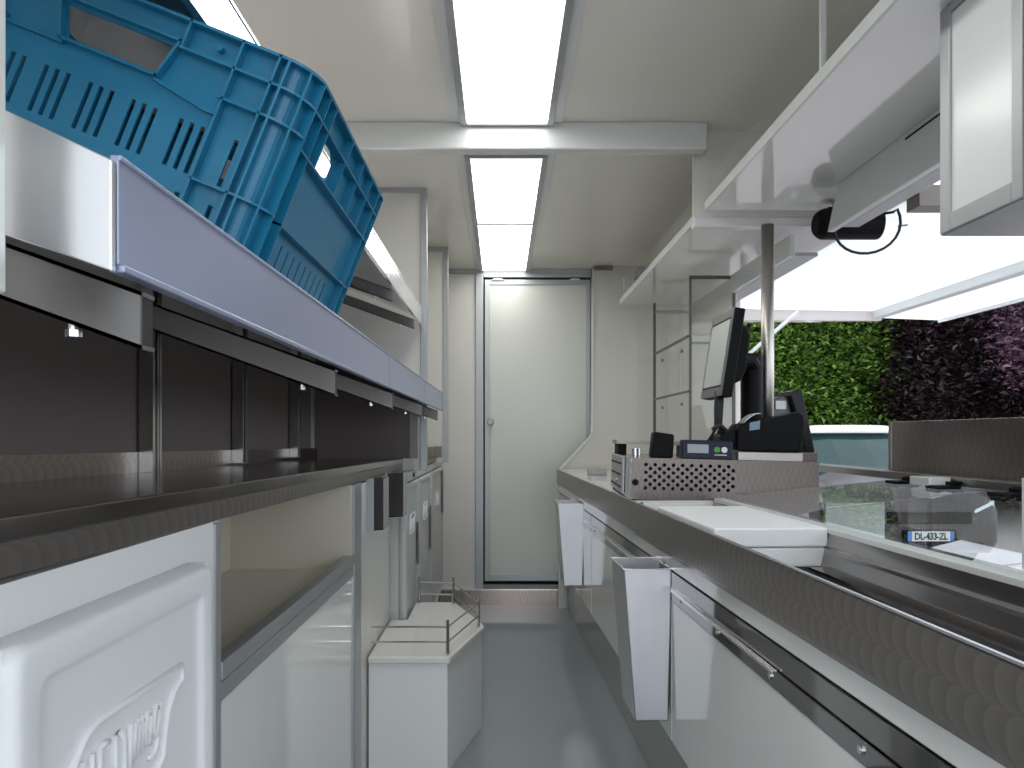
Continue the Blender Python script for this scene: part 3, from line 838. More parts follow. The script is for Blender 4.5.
# tapered steel bins
def tall_bin():
    t = thing('steel_bin', 'tall tapered stainless bin hanging on the drawers, nearer the camera', 'bin', (0.442, 1.99, 0.735), (0, 0, math.atan(0.029)), 'tapered bins on the counter front')
    w, dpt, h = 0.124, 0.19, 0.392
    th = 0.002
    def wall(a, b):
        pass
    T = [(-w, 0), (0, 0), (0, dpt), (-w, dpt)]
    B = [(-w + 0.030, 0.0), (-0.010, 0.0), (-0.010, dpt - 0.01), (-w + 0.030, dpt - 0.01)]
    def side(i, j):
        n = Vector((T[j][1] - T[i][1], -(T[j][0] - T[i][0]), 0)).normalized() * -th
        m.hexa([(B[i][0], B[i][1], -h), (B[j][0], B[j][1], -h), (B[j][0] + n.x, B[j][1] + n.y, -h), (B[i][0] + n.x, B[i][1] + n.y, -h),
                (T[i][0], T[i][1], 0), (T[j][0], T[j][1], 0), (T[j][0] + n.x, T[j][1] + n.y, 0), (T[i][0] + n.x, T[i][1] + n.y, 0)])
    m = MB()
    for i in range(4):
        side(i, (i + 1) % 4)
    m.prism([(p[0], p[1]) for p in B], 'z', -h, -h + th)
    m.build('body', 'steel_bin', t, world=False)
    r = MB()
    r.tube([(-w, 0, 0), (0, 0, 0), (0, dpt, 0), (-w, dpt, 0)], 0.0028, 8, close=True)
    r.build('rim', 'steel_bright', t, world=False)
    MB().box(-0.002, 0.004, 0.06, 0.10, -0.06, 0.012).box(-0.014, -0.002, 0.075, 0.085, -0.03, 0.006).build('hook', 'steel', t, world=False)
    return t
b1 = tall_bin()
copy_tree(b1, None, (0.398, 3.68, 0.757), None, 'tall tapered stainless bin hanging on the drawers, further away by the door')

# ================================================================== SCALE HOUSING
SH = thing('steel_housing', 'swirled steel scale housing with a perforated front on the counter', 'housing', (0.414, 2.47, 0.877), (0, R(1.5), R(-3)))
hw, hd, hh = 0.595, 0.66, 0.134
cwid, rhei = 0.01455, 0.0126
px0, pz0 = 0.042, 0.031
ncol, nrow = 20, 7
us = [0.0, px0] + [px0 + cwid * (i + 1) for i in range(ncol)] + [hw]
m = MB()
# perforated region as tiles: alternate tiles carry a round hole
for i in range(ncol):
    for j in range(nrow):
        xa, za = px0 + i * cwid, pz0 + j * rhei
        if (i + j) % 2 == 0:
            cx, cz_, r = xa + cwid / 2, za + rhei / 2, 0.0060
            n = 16
            inner = [m.bm.verts.new((cx + r * cos(2 * pi * k / n), 0, cz_ + r * sin(2 * pi * k / n))) for k in range(n)]
            back = [m.bm.verts.new((cx + r * cos(2 * pi * k / n), 0.003, cz_ + r * sin(2 * pi * k / n))) for k in range(n)]
            def sq(k):
                a = 2 * pi * k / n
                c_, s_ = cos(a), sin(a)
                q = max(abs(c_), abs(s_))
                return (cx + c_ / q * cwid / 2, 0, cz_ + s_ / q * rhei / 2)
            outer = [m.bm.verts.new(sq(k)) for k in range(n)]
            for k in range(n):
                k2 = (k + 1) % n
                m.bm.faces.new([outer[k], outer[k2], inner[k2], inner[k]])
                m.bm.faces.new([inner[k], inner[k2], back[k2], back[k]])
        else:
            m.bm.faces.new([m.bm.verts.new(p) for p in ((xa, 0, za), (xa + cwid, 0, za), (xa + cwid, 0, za + rhei), (xa, 0, za + rhei))])
xe, ze = px0 + ncol * cwid, pz0 + nrow * rhei
def quad(*p): m.bm.faces.new([m.bm.verts.new(q) for q in p])
quad((0, 0, 0), (hw, 0, 0), (hw, 0, pz0), (0, 0, pz0))
quad((0, 0, ze), (hw, 0, ze), (hw, 0, hh), (0, 0, hh))
quad((0, 0, pz0), (px0, 0, pz0), (px0, 0, ze), (0, 0, ze))
quad((xe, 0, pz0), (hw, 0, pz0), (hw, 0, ze), (xe, 0, ze))
m.build('perforated_front', 'pearl_y', SH, world=False)
MB().box(0.0, hw, 0.004, hd, hh - 0.003, hh).box(0, 0.003, 0, hd, 0, hh - 0.003).box(hw - 0.003, hw, 0, hd, 0, hh - 0.003).box(0.003, hw - 0.003, hd - 0.003, hd, 0, hh - 0.003).build('casing', 'steel', SH, world=False)
MB().box(0.02, xe + 0.02, 0.03, 0.034, 0.004, hh - 0.006).build('inner_lining', 'dark', SH, world=False)
MB().cyl((0.016, -0.001, 0.055), 'y', 0.010, -0.012, 16).build('knob', 'black', SH, 0.002, world=False)
dd = MB().box(-0.010, -0.0005, 0.16, 0.56, 0.008, 0.132).build('drawer', 'alu', SH, 0.002, world=False)
MB().box(-0.0125, -0.010, 0.18, 0.54, 0.105, 0.111).box(-0.0125, -0.010, 0.20, 0.34, 0.066, 0.072).box(-0.0125, -0.010, 0.38, 0.52, 0.066, 0.072).box(-0.0125, -0.010, 0.18, 0.54, 0.024, 0.030).build('slot', 'dark', dd, world=False)
MB().cyl((-0.010, 0.33, 0.045), 'x', 0.008, -0.006, 12).build('lock', 'steel_bright', dd, world=False)

# --- things on the housing (hz = its top at local x)
Hm = MW[SH.name]
def on_housing(lx, ly): return tuple(Hm @ Vector((lx, ly, hh)))
HR = (0, R(1.5), R(-3))
t = thing('scale_display', 'dark blue scale display with grey screen, green and white buttons', 'scale display', on_housing(0.165, 0.012), HR)
MB().prism([(0.0, 0.0), (0.012, 0.062), (0.055, 0.062), (0.055, 0.0)], 'x', 0, 0.163).build('case', 'navy', t, 0.005, world=False)
tilt = lambda z: 0.0 + z * 0.012 / 0.062
def facebox(m_, x0, x1, z0, z1, th=0.0012):
    m_.hexa([(x0, tilt(z0) - th, z0), (x1, tilt(z0) - th, z0), (x1, tilt(z0) + 0.002, z0), (x0, tilt(z0) + 0.002, z0), (x0, tilt(z1) - th, z1), (x1, tilt(z1) - th, z1), (x1, tilt(z1) + 0.002, z1), (x0, tilt(z1) + 0.002, z1)])
    return m_
facebox(MB(), 0.018, 0.085, 0.020, 0.048).build('screen', 'lcd', t, world=False)
MB().cyl((0.112, tilt(0.032) + 0.002, 0.032), 'y', 0.0095, -0.005, 18).build('green_button', 'green_key', t, world=False)
MB().cyl((0.135, tilt(0.032) + 0.002, 0.032), 'y', 0.0095, -0.005, 18).build('white_button', 'white_key', t, world=False)
facebox(MB(), 0.104, 0.142, 0.014, 0.0165).build('marking_strip', 'white_key', t, world=False)

t = thing('card_terminal', 'black payment terminal standing left of the scale display', 'card terminal', on_housing(0.066, 0.04), HR)
MB().prism([(0.004, 0), (0.012, 0.086), (0.078, 0.078), (0.076, 0.0)], 'y', 0, 0.07).build('case', 'black', t, 0.007, world=False)
MB().box(0.012, 0.068, 0.07, 0.085, 0.02, 0.065).build('keypad_back', 'black_gloss', t, 0.003, world=False)

t = thing('steel_tray', 'small grey steel tray at the far left of the perforated housing', 'tray', on_housing(-0.005, 0.42), HR)
MB().box(0.0, 0.30, 0.02, 0.17, 0.040, 0.047).box(0.0, 0.003, 0.02, 0.17, 0.047, 0.055).box(0.0, 0.3, 0.02, 0.023, 0.047, 0.055).build('plate', 'plinth_steel', t, 0.001, world=False)
MB().box(0.008, 0.04, 0.03, 0.16, 0, 0.040).build('foot', 'black', t, world=False)
MB().box(0.25, 0.28, 0.03, 0.16, 0, 0.040).build('foot', 'black', t, world=False)
t = MB().tube([(0, 0, 0), (0, 0, 0.028)], [0.014, 0.014], 16).build('steel_cup', 'steel_bright', None, 0.002)
t.location = on_housing(0.042, 0.22); tag(t, 'tiny steel cup on the housing beside the black terminal', 'cup')

# printer on its plinth
t = thing('receipt_printer', 'black receipt printer with a paper roll on a steel plinth', 'printer', on_housing(0.345, 0.02), HR)
MB().box(0, 0.205, 0, 0.17, 0, 0.028).build('plinth', 'plinth_steel', t, 0.002, world=False)
prof = [(-0.002, 0.030), (0.0, 0.105), (0.012, 0.118), (0.04, 0.124), (0.19, 0.160), (0.208, 0.152), (0.213, 0.130), (0.200, 0.030)]
MB().prism(prof, 'y', 0.008, 0.15).build('case', 'black', t, 0.006, world=False)
MB().prism([(-0.055, 0.045), (-0.055, 0.075), (-0.045, 0.085), (-0.003, 0.100), (-0.003, 0.045)], 'y', 0.02, 0.14).build('paper_feed', 'black', t, 0.004, world=False)
MB().hexa([(0.035, 0.0055, 0.096), (0.068, 0.0055, 0.102), (0.068, 0.009, 0.102), (0.035, 0.009, 0.096), (0.035, 0.0055, 0.122), (0.068, 0.0055, 0.130), (0.068, 0.009, 0.130), (0.035, 0.009, 0.122)]).build('sticker', 'sticker', t, world=False)
pts = [(0.022 + 0.055 * k / 6, 0.122 + 0.033 * sin(pi * 0.55 * k / 6)) for k in range(7)]
MB().prism(pts + [(p[0] + 0.001, p[1] - 0.002) for p in pts[::-1]], 'y', 0.03, 0.11).build('paper', 'paper', t, world=False)

# till screen behind the printer
t = thing('customer_screen', 'black customer screen on a small steel plinth behind the printer', 'screen', (1.0, 2.70, 0.868))
MB().box(1.015, 1.115, 2.70, 2.84, 0.8685, 1.022).build('plinth', 'pearl_y', t, 0.002)
MB().prism([(1.075, 1.022), (1.018, 1.225), (1.024, 1.238), (1.052, 1.246), (1.060, 1.240), (1.104, 1.03), (1.104, 1.022)], 'y', 2.70, 2.86).build('screen_case', 'black_gloss', t, 0.004)
MB().prism([(0.90, 1.10), (0.88, 1.19), (1.005, 1.222), (1.022, 1.215), (1.05, 1.09)], 'y', 2.73, 2.83).build('back_housing', 'bezel', t, 0.006)
MB().box(0.975, 1.012, 2.725, 2.731, 1.175, 1.205).build('socket', 'alu', t)

# monitor on a column
t = thing('till_monitor', 'black till monitor with pale screen tilted towards the aisle', 'monitor', (0.80, 2.62, 1.0))
mr = Matrix.Translation((0.700, 2.435, 1.208)) @ Matrix.Rotation(R(8.7), 4, 'Y')
# monitor frame: local y along its width, local z up, local -x is the screen side
MW['monitor_frame'] = mr
def mon(mb, name, matl, bev=0.0, par=None):
    mb.bm.transform(mr)
    return mb.build(name, matl, par or t, bev)
bz = mon(MB().box(0.0, 0.034, 0.0, 0.245, 0.0, 0.285), 'monitor_case', 'black', 0.004)
fb = MB().box(-0.004, 0.0, 0.0, 0.016, 0.0, 0.285).box(-0.004, 0.0, 0.229, 0.245, 0.0, 0.285).box(-0.004, 0.0, 0.016, 0.229, 0.0, 0.030).box(-0.004, 0, 0.016, 0.229, 0.255, 0.285)
mon(fb, 'bezel', 'bezel', 0.001, bz)
mon(MB().box(-0.0035, -0.002, 0.010, 0.235, 0.026, 0.262), 'screen_border', 'black', 0, bz)
mon(MB().box(-0.0046, -0.0035, 0.020, 0.226, 0.036, 0.249), 'screen', 'screen', 0, bz)
mon(MB().prism([(0.034, 0.04), (0.062, 0.06), (0.075, 0.10), (0.072, 0.205), (0.055, 0.235), (0.034, 0.24)], 'y', 0.03, 0.215), 'rear_housing', 'black', 0.006)
MB().tube([(0.79, 2.56, 1.335), (0.84, 2.58, 1.335), (0.856, 2.60, 1.32)], 0.024, 12).build('arm', 'black', t)
cz0 = 1.0
MB().cyl((0.856, 2.62, cz0), 'z', 0.035, 0.36, 24).build('column', 'black', t, 0.004)
MB().box(0.78, 0.895, 2.56, 2.68, cz0 - 0.004, cz0 + 0.012).build('base', 'black', t, 0.004)

# cables under the monitor
cb = MB()
random.seed(4)
for k, (xa, xb) in enumerate(((0.700, 0.686), (0.708, 0.678), (0.716, 0.735), (0.722, 0.750))):
    cb.tube([(xa, 2.50, 1.225), (xa - 0.005, 2.49, 1.17), (0.698 + 0.006 * k, 2.50, 1.11), (xb + 0.002, 2.53, 1.06), (xb, 2.55, 1.003)], 0.0045, 8)
cb.tube([(0.685, 2.49, 1.10), (0.71, 2.487, 1.116), (0.73, 2.492, 1.10), (0.71, 2.51, 1.093)], 0.008, 8)
cb.tube([(0.745, 2.50, 1.10), (0.78, 2.54, 1.115), (0.82, 2.58, 1.135), (0.85, 2.60, 1.13)], 0.003, 8)
tag(cb.build('cable_bundle', 'rubber', None, smooth=True), 'bundle of black cables hanging below the monitor', 'cables')

# small grey block on the worktop
tag(MB().box(0.47, 0.56, 4.05, 4.2, 0.8742, 0.905).build('grey_block', 'alu', None, 0.004), 'low grey block on the worktop behind the perforated housing', 'block')

# ================================================================== POLE
t = thing('support_pole', 'round stainless support pole between counter and right shelf', 'pole', (0.92, 2.645, 0.87))
MB().cyl((0.92, 2.65, 0.874), 'z', 0.0215, 0.934, 28).build('tube', 'pole', t)
MB().cyl((0.92, 2.65, 0.874), 'z', 0.045, 0.008, 28).build('flange', 'steel', t)
for p_ in t.children:
    for q in p_.data.polygons: q.use_smooth = len(q.vertices) == 4

# ================================================================== UPPER RIGHT SHELVES
def up_shelf(y0, y1, label):
    t = thing('wall_shelf', label, 'shelf', (1.0, (y0 + y1) / 2, 1.85), group='white shelves above the hatch')
    MB().box(0.70, 1.279, y0, y1, 1.85, 1.876).build('board', 'white', t)
    MB().box(0.694, 0.702, y0, y1, 1.848, 1.879).build('edge_band', 'alu_white', t, 0.002)
    MB().box(0.704, 0.709, y0 + 0.02, y1 - 0.01, 1.880, 1.945).build('glass_lip', 'glass', t)
    return t
s1 = up_shelf(-0.2, 2.62, 'glossy white shelf above the hatch, nearer one at the top right')
MB().box(0.700, 0.712, 1.680, 1.69, 1.879, CZ).build('hanger', 'alu_white', s1)
s2 = up_shelf(2.72, 4.50, 'glossy white shelf above the hatch, further one beyond the end board')
MB().box(0.715, 0.722, 4.46, 4.49, 1.879, 2.0).build('hanger', 'alu_white', s2)

# header profiles along the hatch
t = thing('hatch_header', 'grey aluminium header profile along the hatch, nearer piece with slanted end', 'profile', (1.03, 1.2, 1.75), group='hatch header profiles')
MB().prism([(0.25, 1.722), (2.42, 1.722), (2.345, 1.849), (0.25, 1.849)], 'x', 1.028, 1.05).build('profile', 'alu_white', t, 0.002)
MB().box(1.05, 1.10, 0.25, 2.36, 1.722, 1.735).build('flange', 'alu', t)
MB().box(1.0255, 1.028, 1.75, 1.95, 1.832, 1.836).build('slot', 'dark', t)
t = thing('hatch_header', 'grey aluminium header profile along the hatch, further piece beyond the pole', 'profile', (1.03, 3.5, 1.75), group='hatch header profiles')
MB().box(1.03, 1.05, 2.74, 3.45, 1.722, 1.80).build('profile', 'alu_white', t, 0.002)
MB().box(1.05, 1.13, 2.74, 4.28, 1.722, 1.735).build('flange', 'alu', t)

# hanging wall cabinet top right
t = thing('wall_cabinet', 'white wall cabinet with aluminium frame at the top right corner', 'cabinet', (1.0, 1.2, 1.45))
MB().box(0.806, 1.27, 0.60, 1.385, 1.45, 1.846).build('body', 'white_panel', t)
MB().box(0.800, 1.27, 0.58, 1.395, 1.443, 1.450).build('bottom', 'alu', t)
o = MB().box(0.800, 0.806, 1.198, 1.362, 1.476, 1.83).build('door', 'white_panel', t)
fr = MB().box(0.795, 0.806, 1.362, 1.392, 1.444, 1.848).box(0.795, 0.806, 1.172, 1.197, 1.444, 1.848).box(0.795, 0.806, 1.197, 1.362, 1.444, 1.476).box(0.795, 0.806, 1.197, 1.362, 1.832, 1.848)
fr.build('door_frame', 'alu', o, 0.002)
o = MB().box(0.800, 0.806, 0.63, 1.145, 1.478, 1.83).build('door', 'white_panel', t)
fr = MB().box(0.795, 0.806, 1.143, 1.168, 1.444, 1.848).box(0.795, 0.806, 0.60, 0.63, 1.444, 1.848).box(0.795, 0.806, 0.63, 1.143, 1.444, 1.476)
fr.build('door_frame', 'alu', o, 0.002)

# black lamp housing with a cable loop
t = thing('roller_motor', 'black cylinder housing with a looped cable under the shelf edge', 'motor', (1.15, 2.52, 1.80))
m = MB()
m.tube([(1.03, 2.52, 1.775), (1.045, 2.52, 1.775), (1.055, 2.52, 1.775), (1.24, 2.52, 1.775)], [0.034, 0.046, 0.05, 0.05], 20)
m.box(1.055, 1.235, 2.475, 2.565, 1.775, 1.82)
m.build('housing', 'black', t, 0.004)
MB().box(1.10, 1.19, 2.49, 2.55, 1.82, 1.85).build('mount', 'steel_dark', t)
pts = []
for k in range(15):
    a = k / 14
    ang = pi * (1.02 + 1.12 * a)
    pts.append((1.175 + 0.105 * cos(ang) + 0.0 * a, 2.46, 1.735 + 0.085 * sin(ang) + 0.035 * a))
pts = [(1.075, 2.48, 1.76)] + pts + [(1.262, 2.47, 1.80), (1.235, 2.49, 1.80)]
MB().tube(pts, 0.0045, 8).build('cable', 'rubber', t, smooth=True)
MB().tube([(1.272, 2.46, 1.752), (1.302, 2.46, 1.756)], 0.003, 6).build('cable_end', 'brown_steel', t)

# ================================================================== GLASS DISPLAY CASE (far right)
t = thing('glass_case', 'tall glass wall case with shelves left of the monitor', 'display case', (0.95, 4.1, 0.87))
MB().box(1.045, 1.06, 3.45, 4.81, 0.93, 1.80).build('back_panel', 'pink_wall', t)
MB().box(0.85, 0.855, 3.46, 4.80, 0.93, 1.815).build('front_glass', 'glass', t)
MB().box(0.86, 1.044, 3.455, 3.460, 0.93, 1.80).build('side_glass', 'glass', t)
MB().box(0.846, 0.856, 3.448, 3.458, 0.93, 1.80).box(1.040, 1.052, 3.446, 3.456, 0.93, 1.80).box(0.846, 1.05, 3.446, 3.456, 1.785, 1.80).build('edge_profile', 'joint', t)
MB().box(0.844, 0.858, 4.25, 4.262, 0.93, 1.815).build('edge_profile', 'joint', t)
for z in (1.28, 1.53):
    s_ = MB().box(0.858, 1.043, 3.465, 4.80, z, z + 0.006).build('glass_shelf', 'glass', t)
    MB().box(0.8425, 0.8495, 3.465, 4.25, z - 0.003, z + 0.007).build('shelf_edge', 'joint', s_)
    MB().cyl((0.846, 3.62, z - 0.05), 'x', 0.008, 0.012, 10).cyl((0.846, 4.05, z - 0.05), 'x', 0.008, 0.012, 10).build('stud', 'steel_dark', s_)
MB().tube([(0.85, 4.24, 1.765), (1.04, 4.24, 1.765)], 0.010, 10).build('cross_rod', 'steel_dark', t)
MB().tube([(0.862, 3.47, 1.50), (1.03, 3.47, 1.50)], 0.006, 10).build('cross_rod', 'steel_dark', t)
MB().box(0.84, 1.06, 3.44, 4.81, 0.875, 0.93).build('base', 'white_panel', t)

# ================================================================== AWNING FLAP
t = thing('awning_flap', 'raised white hatch flap outside the opening, brightly lit', 'awning', (1.7, 3.6, 1.85))
def flapz(x): return 1.865 - 0.02 * (x - 1.1) / 1.2
def flap_panel(xa, xb, ya, yb, th=0.012):
    return MB().hexa([(xa, ya, flapz(xa)), (xb, ya, flapz(xb)), (xb, yb, flapz(xb)), (xa, yb, flapz(xa)), (xa, ya, flapz(xa) + th), (xb, ya, flapz(xb) + th), (xb, yb, flapz(xb) + th), (xa, yb, flapz(xa) + th)])
flap_panel(1.345, 2.30, 2.55, 4.72).build('skin', 'flap', t)
e = MB().box(2.28, 2.34, 2.50, 4.75, 1.80, 1.87)
e.build('outer_edge', 'alu_white', t, 0.004)
MB().hexa([(2.345, 2.5, 1.815), (2.72, 2.5, 1.80), (2.72, 4.78, 1.80), (2.345, 4.78, 1.815), (2.345, 2.5, 1.827), (2.72, 2.5, 1.812), (2.72, 4.78, 1.812), (2.345, 4.78, 1.827)]).build('outer_skin', 'flap', t)
MB().box(2.72, 2.735, 2.5, 4.78, 1.785, 1.825).build('gutter', 'alu_white', t)
MB().box(1.345, 2.34, 4.72, 4.76, 1.79, 1.88).box(1.345, 1.95, 4.62, 4.70, 1.775, 1.80).build('end_rail', 'pink_wall', t, 0.003)
MB().box(1.345, 2.34, 2.47, 2.55, 1.82, 1.89).build('near_rail', 'brown_steel', t, 0.003)
t = thing('awning_flap', 'nearer pale flap panel outside, above the black motor', 'awning', (1.7, 1.5, 1.95))
MB().box(1.345, 2.34, 0.3, 2.42, 1.945, 1.957).build('skin', 'flap', t)
MB().box(2.34, 2.37, 0.3, 2.42, 1.92, 1.97).build('edge', 'alu_white', t)
t = thing('flap_strut', 'thin silver strut propping the hatch flap', 'strut', (1.42, 4.45, 1.55))
MB().tube([(1.36, 4.45, 1.49), (1.72, 4.45, 1.80)], 0.011, 10).build('rod', 'steel_bright', t)
MB().tube([(1.36, 4.40, 1.56), (1.43, 4.42, 1.72)], 0.014, 10).build('gas_cylinder', 'black', t)

# ================================================================== OUTSIDE: CAR
t = thing('car', 'car with a white roof and dark bonnet parked outside, facing the trailer', 'car', (4.86, 10.6, -0.5))
def cpt(x, y, z): return (4.86 + x, 8.72 + y, -0.5 + z)
secs = [  # y, half width, z bottom, z shoulder, z top half width factor
    (0.00, 0.74, 0.30, 0.62, 0.70), (0.10, 0.84, 0.24, 0.78, 0.92), (0.35, 0.89, 0.22, 0.95, 1.04), (0.75, 0.90, 0.22, 1.02, 1.12), (1.05, 0.90, 0.22, 1.05, 1.18),
    (2.4, 0.90, 0.22, 1.05, 1.12), (3.7, 0.90, 0.22, 1.05, 1.10), (4.15, 0.86, 0.26, 0.98, 1.05), (4.25, 0.78, 0.34, 0.85, 0.90)]
m = MB()
rings = []
for y, w, zb, zs, zt in secs:
    ring = [(-w * 0.9, zb), (-w, zb + 0.12), (-w, zs - 0.06), (-w * 0.93, zs + 0.01), (-w * 0.6, zt - 0.01), (0, zt), (w * 0.6, zt - 0.01), (w * 0.93, zs + 0.01), (w, zs - 0.06), (w, zb + 0.12), (w * 0.9, zb)]
    rings.append([m.bm.verts.new(cpt(x, y, z)) for x, z in ring])
for a, b in zip(rings, rings[1:]):
    for k in range(len(a)):
        m.bm.faces.new([a[k], a[(k + 1) % len(a)], b[(k + 1) % len(a)], b[k]])
m.bm.faces.new(rings[0][::-1]); m.bm.faces.new(rings[-1])
m.build('body', 'car_dark', t, smooth=True)
def loft(secs, name, matl, smooth=True):
    m = MB(); rings = []
    for pts in secs:
        rings.append([m.bm.verts.new(cpt(*p)) for p in pts])
    for a, b in zip(rings, rings[1:]):
        for k in range(len(a)):
            m.bm.faces.new([a[k], a[(k + 1) % len(a)], b[(k + 1) % len(a)], b[k]])
    m.bm.faces.new(rings[0][::-1]); m.bm.faces.new(rings[-1])
    return m.build(name, matl, t, smooth=smooth)
cab = []
for z, ya, yb, w in ((1.00, 0.95, 3.95, 0.84), (1.12, 1.02, 3.92, 0.82), (1.60, 1.72, 3.60, 0.66), (1.64, 1.80, 3.50, 0.62)):
    cab.append([(-w, ya + 0.12, z), (-w * 0.6, ya + 0.02, z), (0, ya, z), (w * 0.6, ya + 0.02, z), (w, ya + 0.12, z), (w, yb, z), (-w, yb, z)])
loft(cab, 'windows', 'car_glass', smooth=False)
rf = []
for z, e in ((1.62, 0.03), (1.70, 0.0), (1.735, -0.22)):
    w = 0.64 + e
    rf.append([(-w, 1.78 - e, z), (-w * 0.6, 1.71 - e, z), (0, 1.68 - e, z), (w * 0.6, 1.71 - e, z), (w, 1.78 - e, z), (w, 3.55 + e, z), (-w, 3.55 + e, z)])
loft(rf, 'roof', 'car_paint')
for sx in (-1, 1):
    MB().tube([cpt(sx * 0.845, 1.10, 1.08), cpt(sx * 0.665, 1.82, 1.63)], 0.035, 8).build('pillar', 'car_paint', t)
    MB().tube([cpt(sx * 0.85, 3.9, 1.08), cpt(sx * 0.66, 3.55, 1.63)], 0.06, 8).build('pillar', 'car_paint', t)
    MB().tube([cpt(sx * 0.85, 2.5, 1.08), cpt(sx * 0.665, 2.5, 1.65)], 0.03, 8).build('pillar', 'car_paint', t)
for sx in (-1, 1):
    MB().hexa([cpt(sx * 0.50, -0.01, 0.63), cpt(sx * 0.80, 0.08, 0.66), cpt(sx * 0.82, 0.22, 0.66), cpt(sx * 0.50, 0.12, 0.63), cpt(sx * 0.54, 0.03, 0.74), cpt(sx * 0.82, 0.12, 0.84), cpt(sx * 0.84, 0.30, 0.84), cpt(sx * 0.54, 0.15, 0.74)]).build('headlamp', 'lamp', t, 0.01)
    MB().box(4.86 + sx * 0.98 - 0.09, 4.86 + sx * 0.98 + 0.09, 8.72 + 1.25, 8.72 + 1.36, -0.5 + 1.05, -0.5 + 1.20).build('mirror', 'car_paint', t, 0.03)
MB().box(4.86 - 0.48, 4.86 + 0.48, 8.72 - 0.02, 8.72 + 0.08, -0.5 + 0.58, -0.5 + 0.72).build('grille', 'black', t, 0.01)
MB().box(4.86 - 0.62, 4.86 + 0.62, 8.72 - 0.015, 8.72 + 0.10, -0.5 + 0.30, -0.5 + 0.375).build('air_intake', 'black', t, 0.01)
for sx in (-1, 1):
    for y in (0.85, 3.35):
        xa = 4.86 + sx * 0.72
        w_ = MB().cyl((xa, 8.72 + y, -0.5 + 0.32), 'x', 0.32, sx * 0.2, 28).build('wheel', 'tyre', t, 0.02)
        MB().cyl((xa + sx * 0.19, 8.72 + y, -0.5 + 0.32), 'x', 0.2, sx * 0.02, 20).build('hubcap', 'alu', w_)
np_ = MB().box(4.85 - 0.215, 4.85 + 0.215, 8.66, 8.672, -0.107, 0.003).build('number_plate', 'plate', t)
MB().box(4.85 - 0.26, 4.85 - 0.2155, 8.66, 8.672, -0.107, 0.003).box(4.85 + 0.2155, 4.85 + 0.26, 8.66, 8.672, -0.107, 0.003).build('blue_band', 'plate_blue', np_)
tm = text_mesh('DL-433-ZL', 0.108, 0.001, offset=0.0035, space=0.93, align='CENTER')
MB().add_mesh(tm, Matrix.Translation((4.85, 8.658, -0.088)) @ Matrix.Rotation(R(90), 4, 'X') @ Matrix.Diagonal((0.82, 1, 1, 1))).build('lettering', 'ink', np_)
MB().box(4.85 - 0.3, 4.85 + 0.3, 8.672, 8.74, -0.12, 0.01).build('plate_bracket', 'black', t)

# ================================================================== OUTSIDE: TREES
def foliage(rng, clumps, n, size):
    m = MB()
    tot = sum(c[3] * c[4] for c in clumps)
    for (cx, cy, cz_, rx, rz) in clumps:
        k = int(n * rx * rz / tot)
        for _ in range(k):
            while True:
                v = Vector((rng.uniform(-1, 1), rng.uniform(-1, 1), rng.uniform(-1, 1)))
                l = v.length
                if 0.25 < l <= 1: break
            v *= (0.65 + 0.5 * rng.random())
            p = Vector((cx + v.x * rx, cy + v.y * rx, cz_ + v.z * rz))
            a = Vector((rng.gauss(0, 1), rng.gauss(0, 1), rng.gauss(0, 0.5))).normalized()
            b = a.cross(Vector((rng.gauss(0, 0.5), rng.gauss(0, 0.5), 1))).normalized()
            s_ = size * rng.uniform(0.5, 1.4)
            nrm = a.cross(b) * s_ * 0.18
            q = [p - a * s_ * 0.6, p + b * s_ * 0.34 - nrm, p + a * s_ * 0.6, p - b * s_ * 0.34 - nrm]
            vv = [m.bm.verts.new(x) for x in q]
            m.bm.faces.new((vv[0], vv[1], vv[2])); m.bm.faces.new((vv[0], vv[2], vv[3]))
    return m
def tree(name, label, cat, base, clumps, n, size, lm, seed, trunk_r=0.14):
    rng = random.Random(seed)
    t = thing(name, label, cat, base)
    foliage(rng, clumps, n, size).build('crown', lm, t)
    top = max(c[2] for c in clumps)
    b = MB().tube([(base[0], base[1], base[2]), (base[0] + 0.05, base[1], base[2] + 0.8), (base[0] - 0.06, base[1] + 0.05, base[2] + 1.8), (base[0], base[1], top + 0.3)], [trunk_r * 1.3, trunk_r, trunk_r * 0.8, trunk_r * 0.3], 10)
    for c in clumps[:6]:
        b.tube([(base[0], base[1], base[2] + 1.3), ((base[0] + c[0]) / 2, (base[1] + c[1]) / 2, (base[2] + 1.3 + c[2]) / 2 + 0.15), (c[0], c[1], c[2])], [trunk_r * 0.5, trunk_r * 0.35, trunk_r * 0.12], 7)
    b.build('trunk', 'bark', t, smooth=True)
G0 = -0.5
rng = random.Random(11)
tree('leafy_tree', 'bright green leafy tree outside, left in the hatch opening', 'tree', (5.5, 15.0, G0),
     [(4.2, 14.6, 0.9, 1.2, 1.0), (5.4, 14.4, 1.6, 1.3, 1.1), (6.4, 14.5, 0.8, 1.1, 1.1), (4.6, 14.4, 2.6, 1.4, 1.2), (6.0, 14.7, 3.0, 1.4, 1.2), (5.2, 15.0, 4.2, 1.6, 1.2), (6.8, 14.9, 2.2, 1.0, 1.0), (5.4, 14.3, 0.1, 1.6, 0.7), (3.6, 15.2, 1.9, 1.1, 1.5)], 48000, 0.085, 'leaf_green', 1)
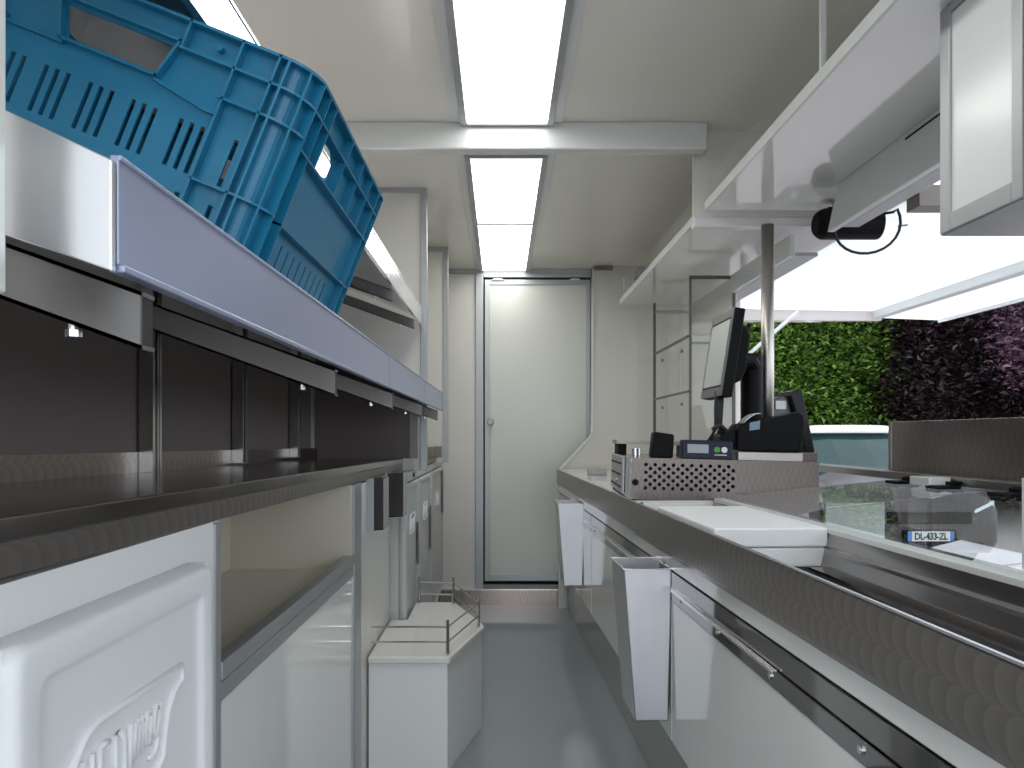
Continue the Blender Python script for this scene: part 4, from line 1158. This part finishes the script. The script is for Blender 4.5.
tree('lit_purple_tree', 'purple tree in its lit leaf colour outside, at the far right of the hatch opening', 'tree', (10.2, 12.9, G0),
     [(9.0, 12.5, 2.6, 1.0, 0.9), (10.0, 12.3, 2.3, 1.2, 0.9), (9.4, 13.0, 3.5, 1.3, 1.0), (10.8, 13.0, 3.2, 1.4, 1.2), (11.3, 12.8, 2.2, 1.1, 1.1), (10.0, 13.5, 4.4, 1.5, 1.0)], 26000, 0.085, 'leaf_purple_lit', 2, 0.18)
tree('shaded_purple_tree', 'purple tree in its shaded leaf colour outside, between the green and the lit purple trees', 'tree', (8.2, 14.6, G0),  # separate tree standing in for the shaded part of the purple foliage
     [(7.7, 14.2, 1.9, 0.9, 1.2), (8.6, 14.4, 2.6, 1.2, 1.2), (7.9, 14.6, 3.6, 1.3, 1.1), (8.0, 14.5, 0.7, 0.9, 1.0), (9.4, 14.5, 1.5, 1.1, 1.0), (10.4, 14.6, 1.4, 1.0, 1.0), (8.6, 15.0, 4.6, 1.4, 1.0), (11.6, 14.8, 1.6, 1.1, 1.1)], 26000, 0.095, 'leaf_purple_shade', 5, 0.2)
tree('shrub', 'dark green bush low behind the shaded purple tree', 'shrub', (9.7, 16.6, G0),
     [(8.6, 16.6, 0.4, 1.1, 0.9), (9.9, 16.5, 0.6, 1.2, 1.0), (11.3, 16.6, 0.6, 1.3, 1.1), (7.4, 17.0, 0.3, 1.0, 0.8)], 9000, 0.13, 'leaf_deep', 3, 0.08)
tree('background_tree', 'tall dark green tree behind the green, shaded purple and lit purple trees', 'tree', (8.5, 18.5, G0),
     [(2.5, 18.8, 2.0, 2.2, 2.6), (5.5, 18.6, 2.0, 2.2, 2.8), (8.5, 18.4, 2.0, 2.3, 2.8), (11.5, 18.4, 2.2, 2.3, 2.8), (14.5, 18.4, 2.2, 2.3, 2.8), (7, 18.8, 4.8, 2.6, 2.0), (12, 18.8, 4.8, 2.6, 2.0), (3, 18.8, 5.0, 2.6, 2.0)], 80000, 0.34, 'leaf_deep', 4, 0.25)
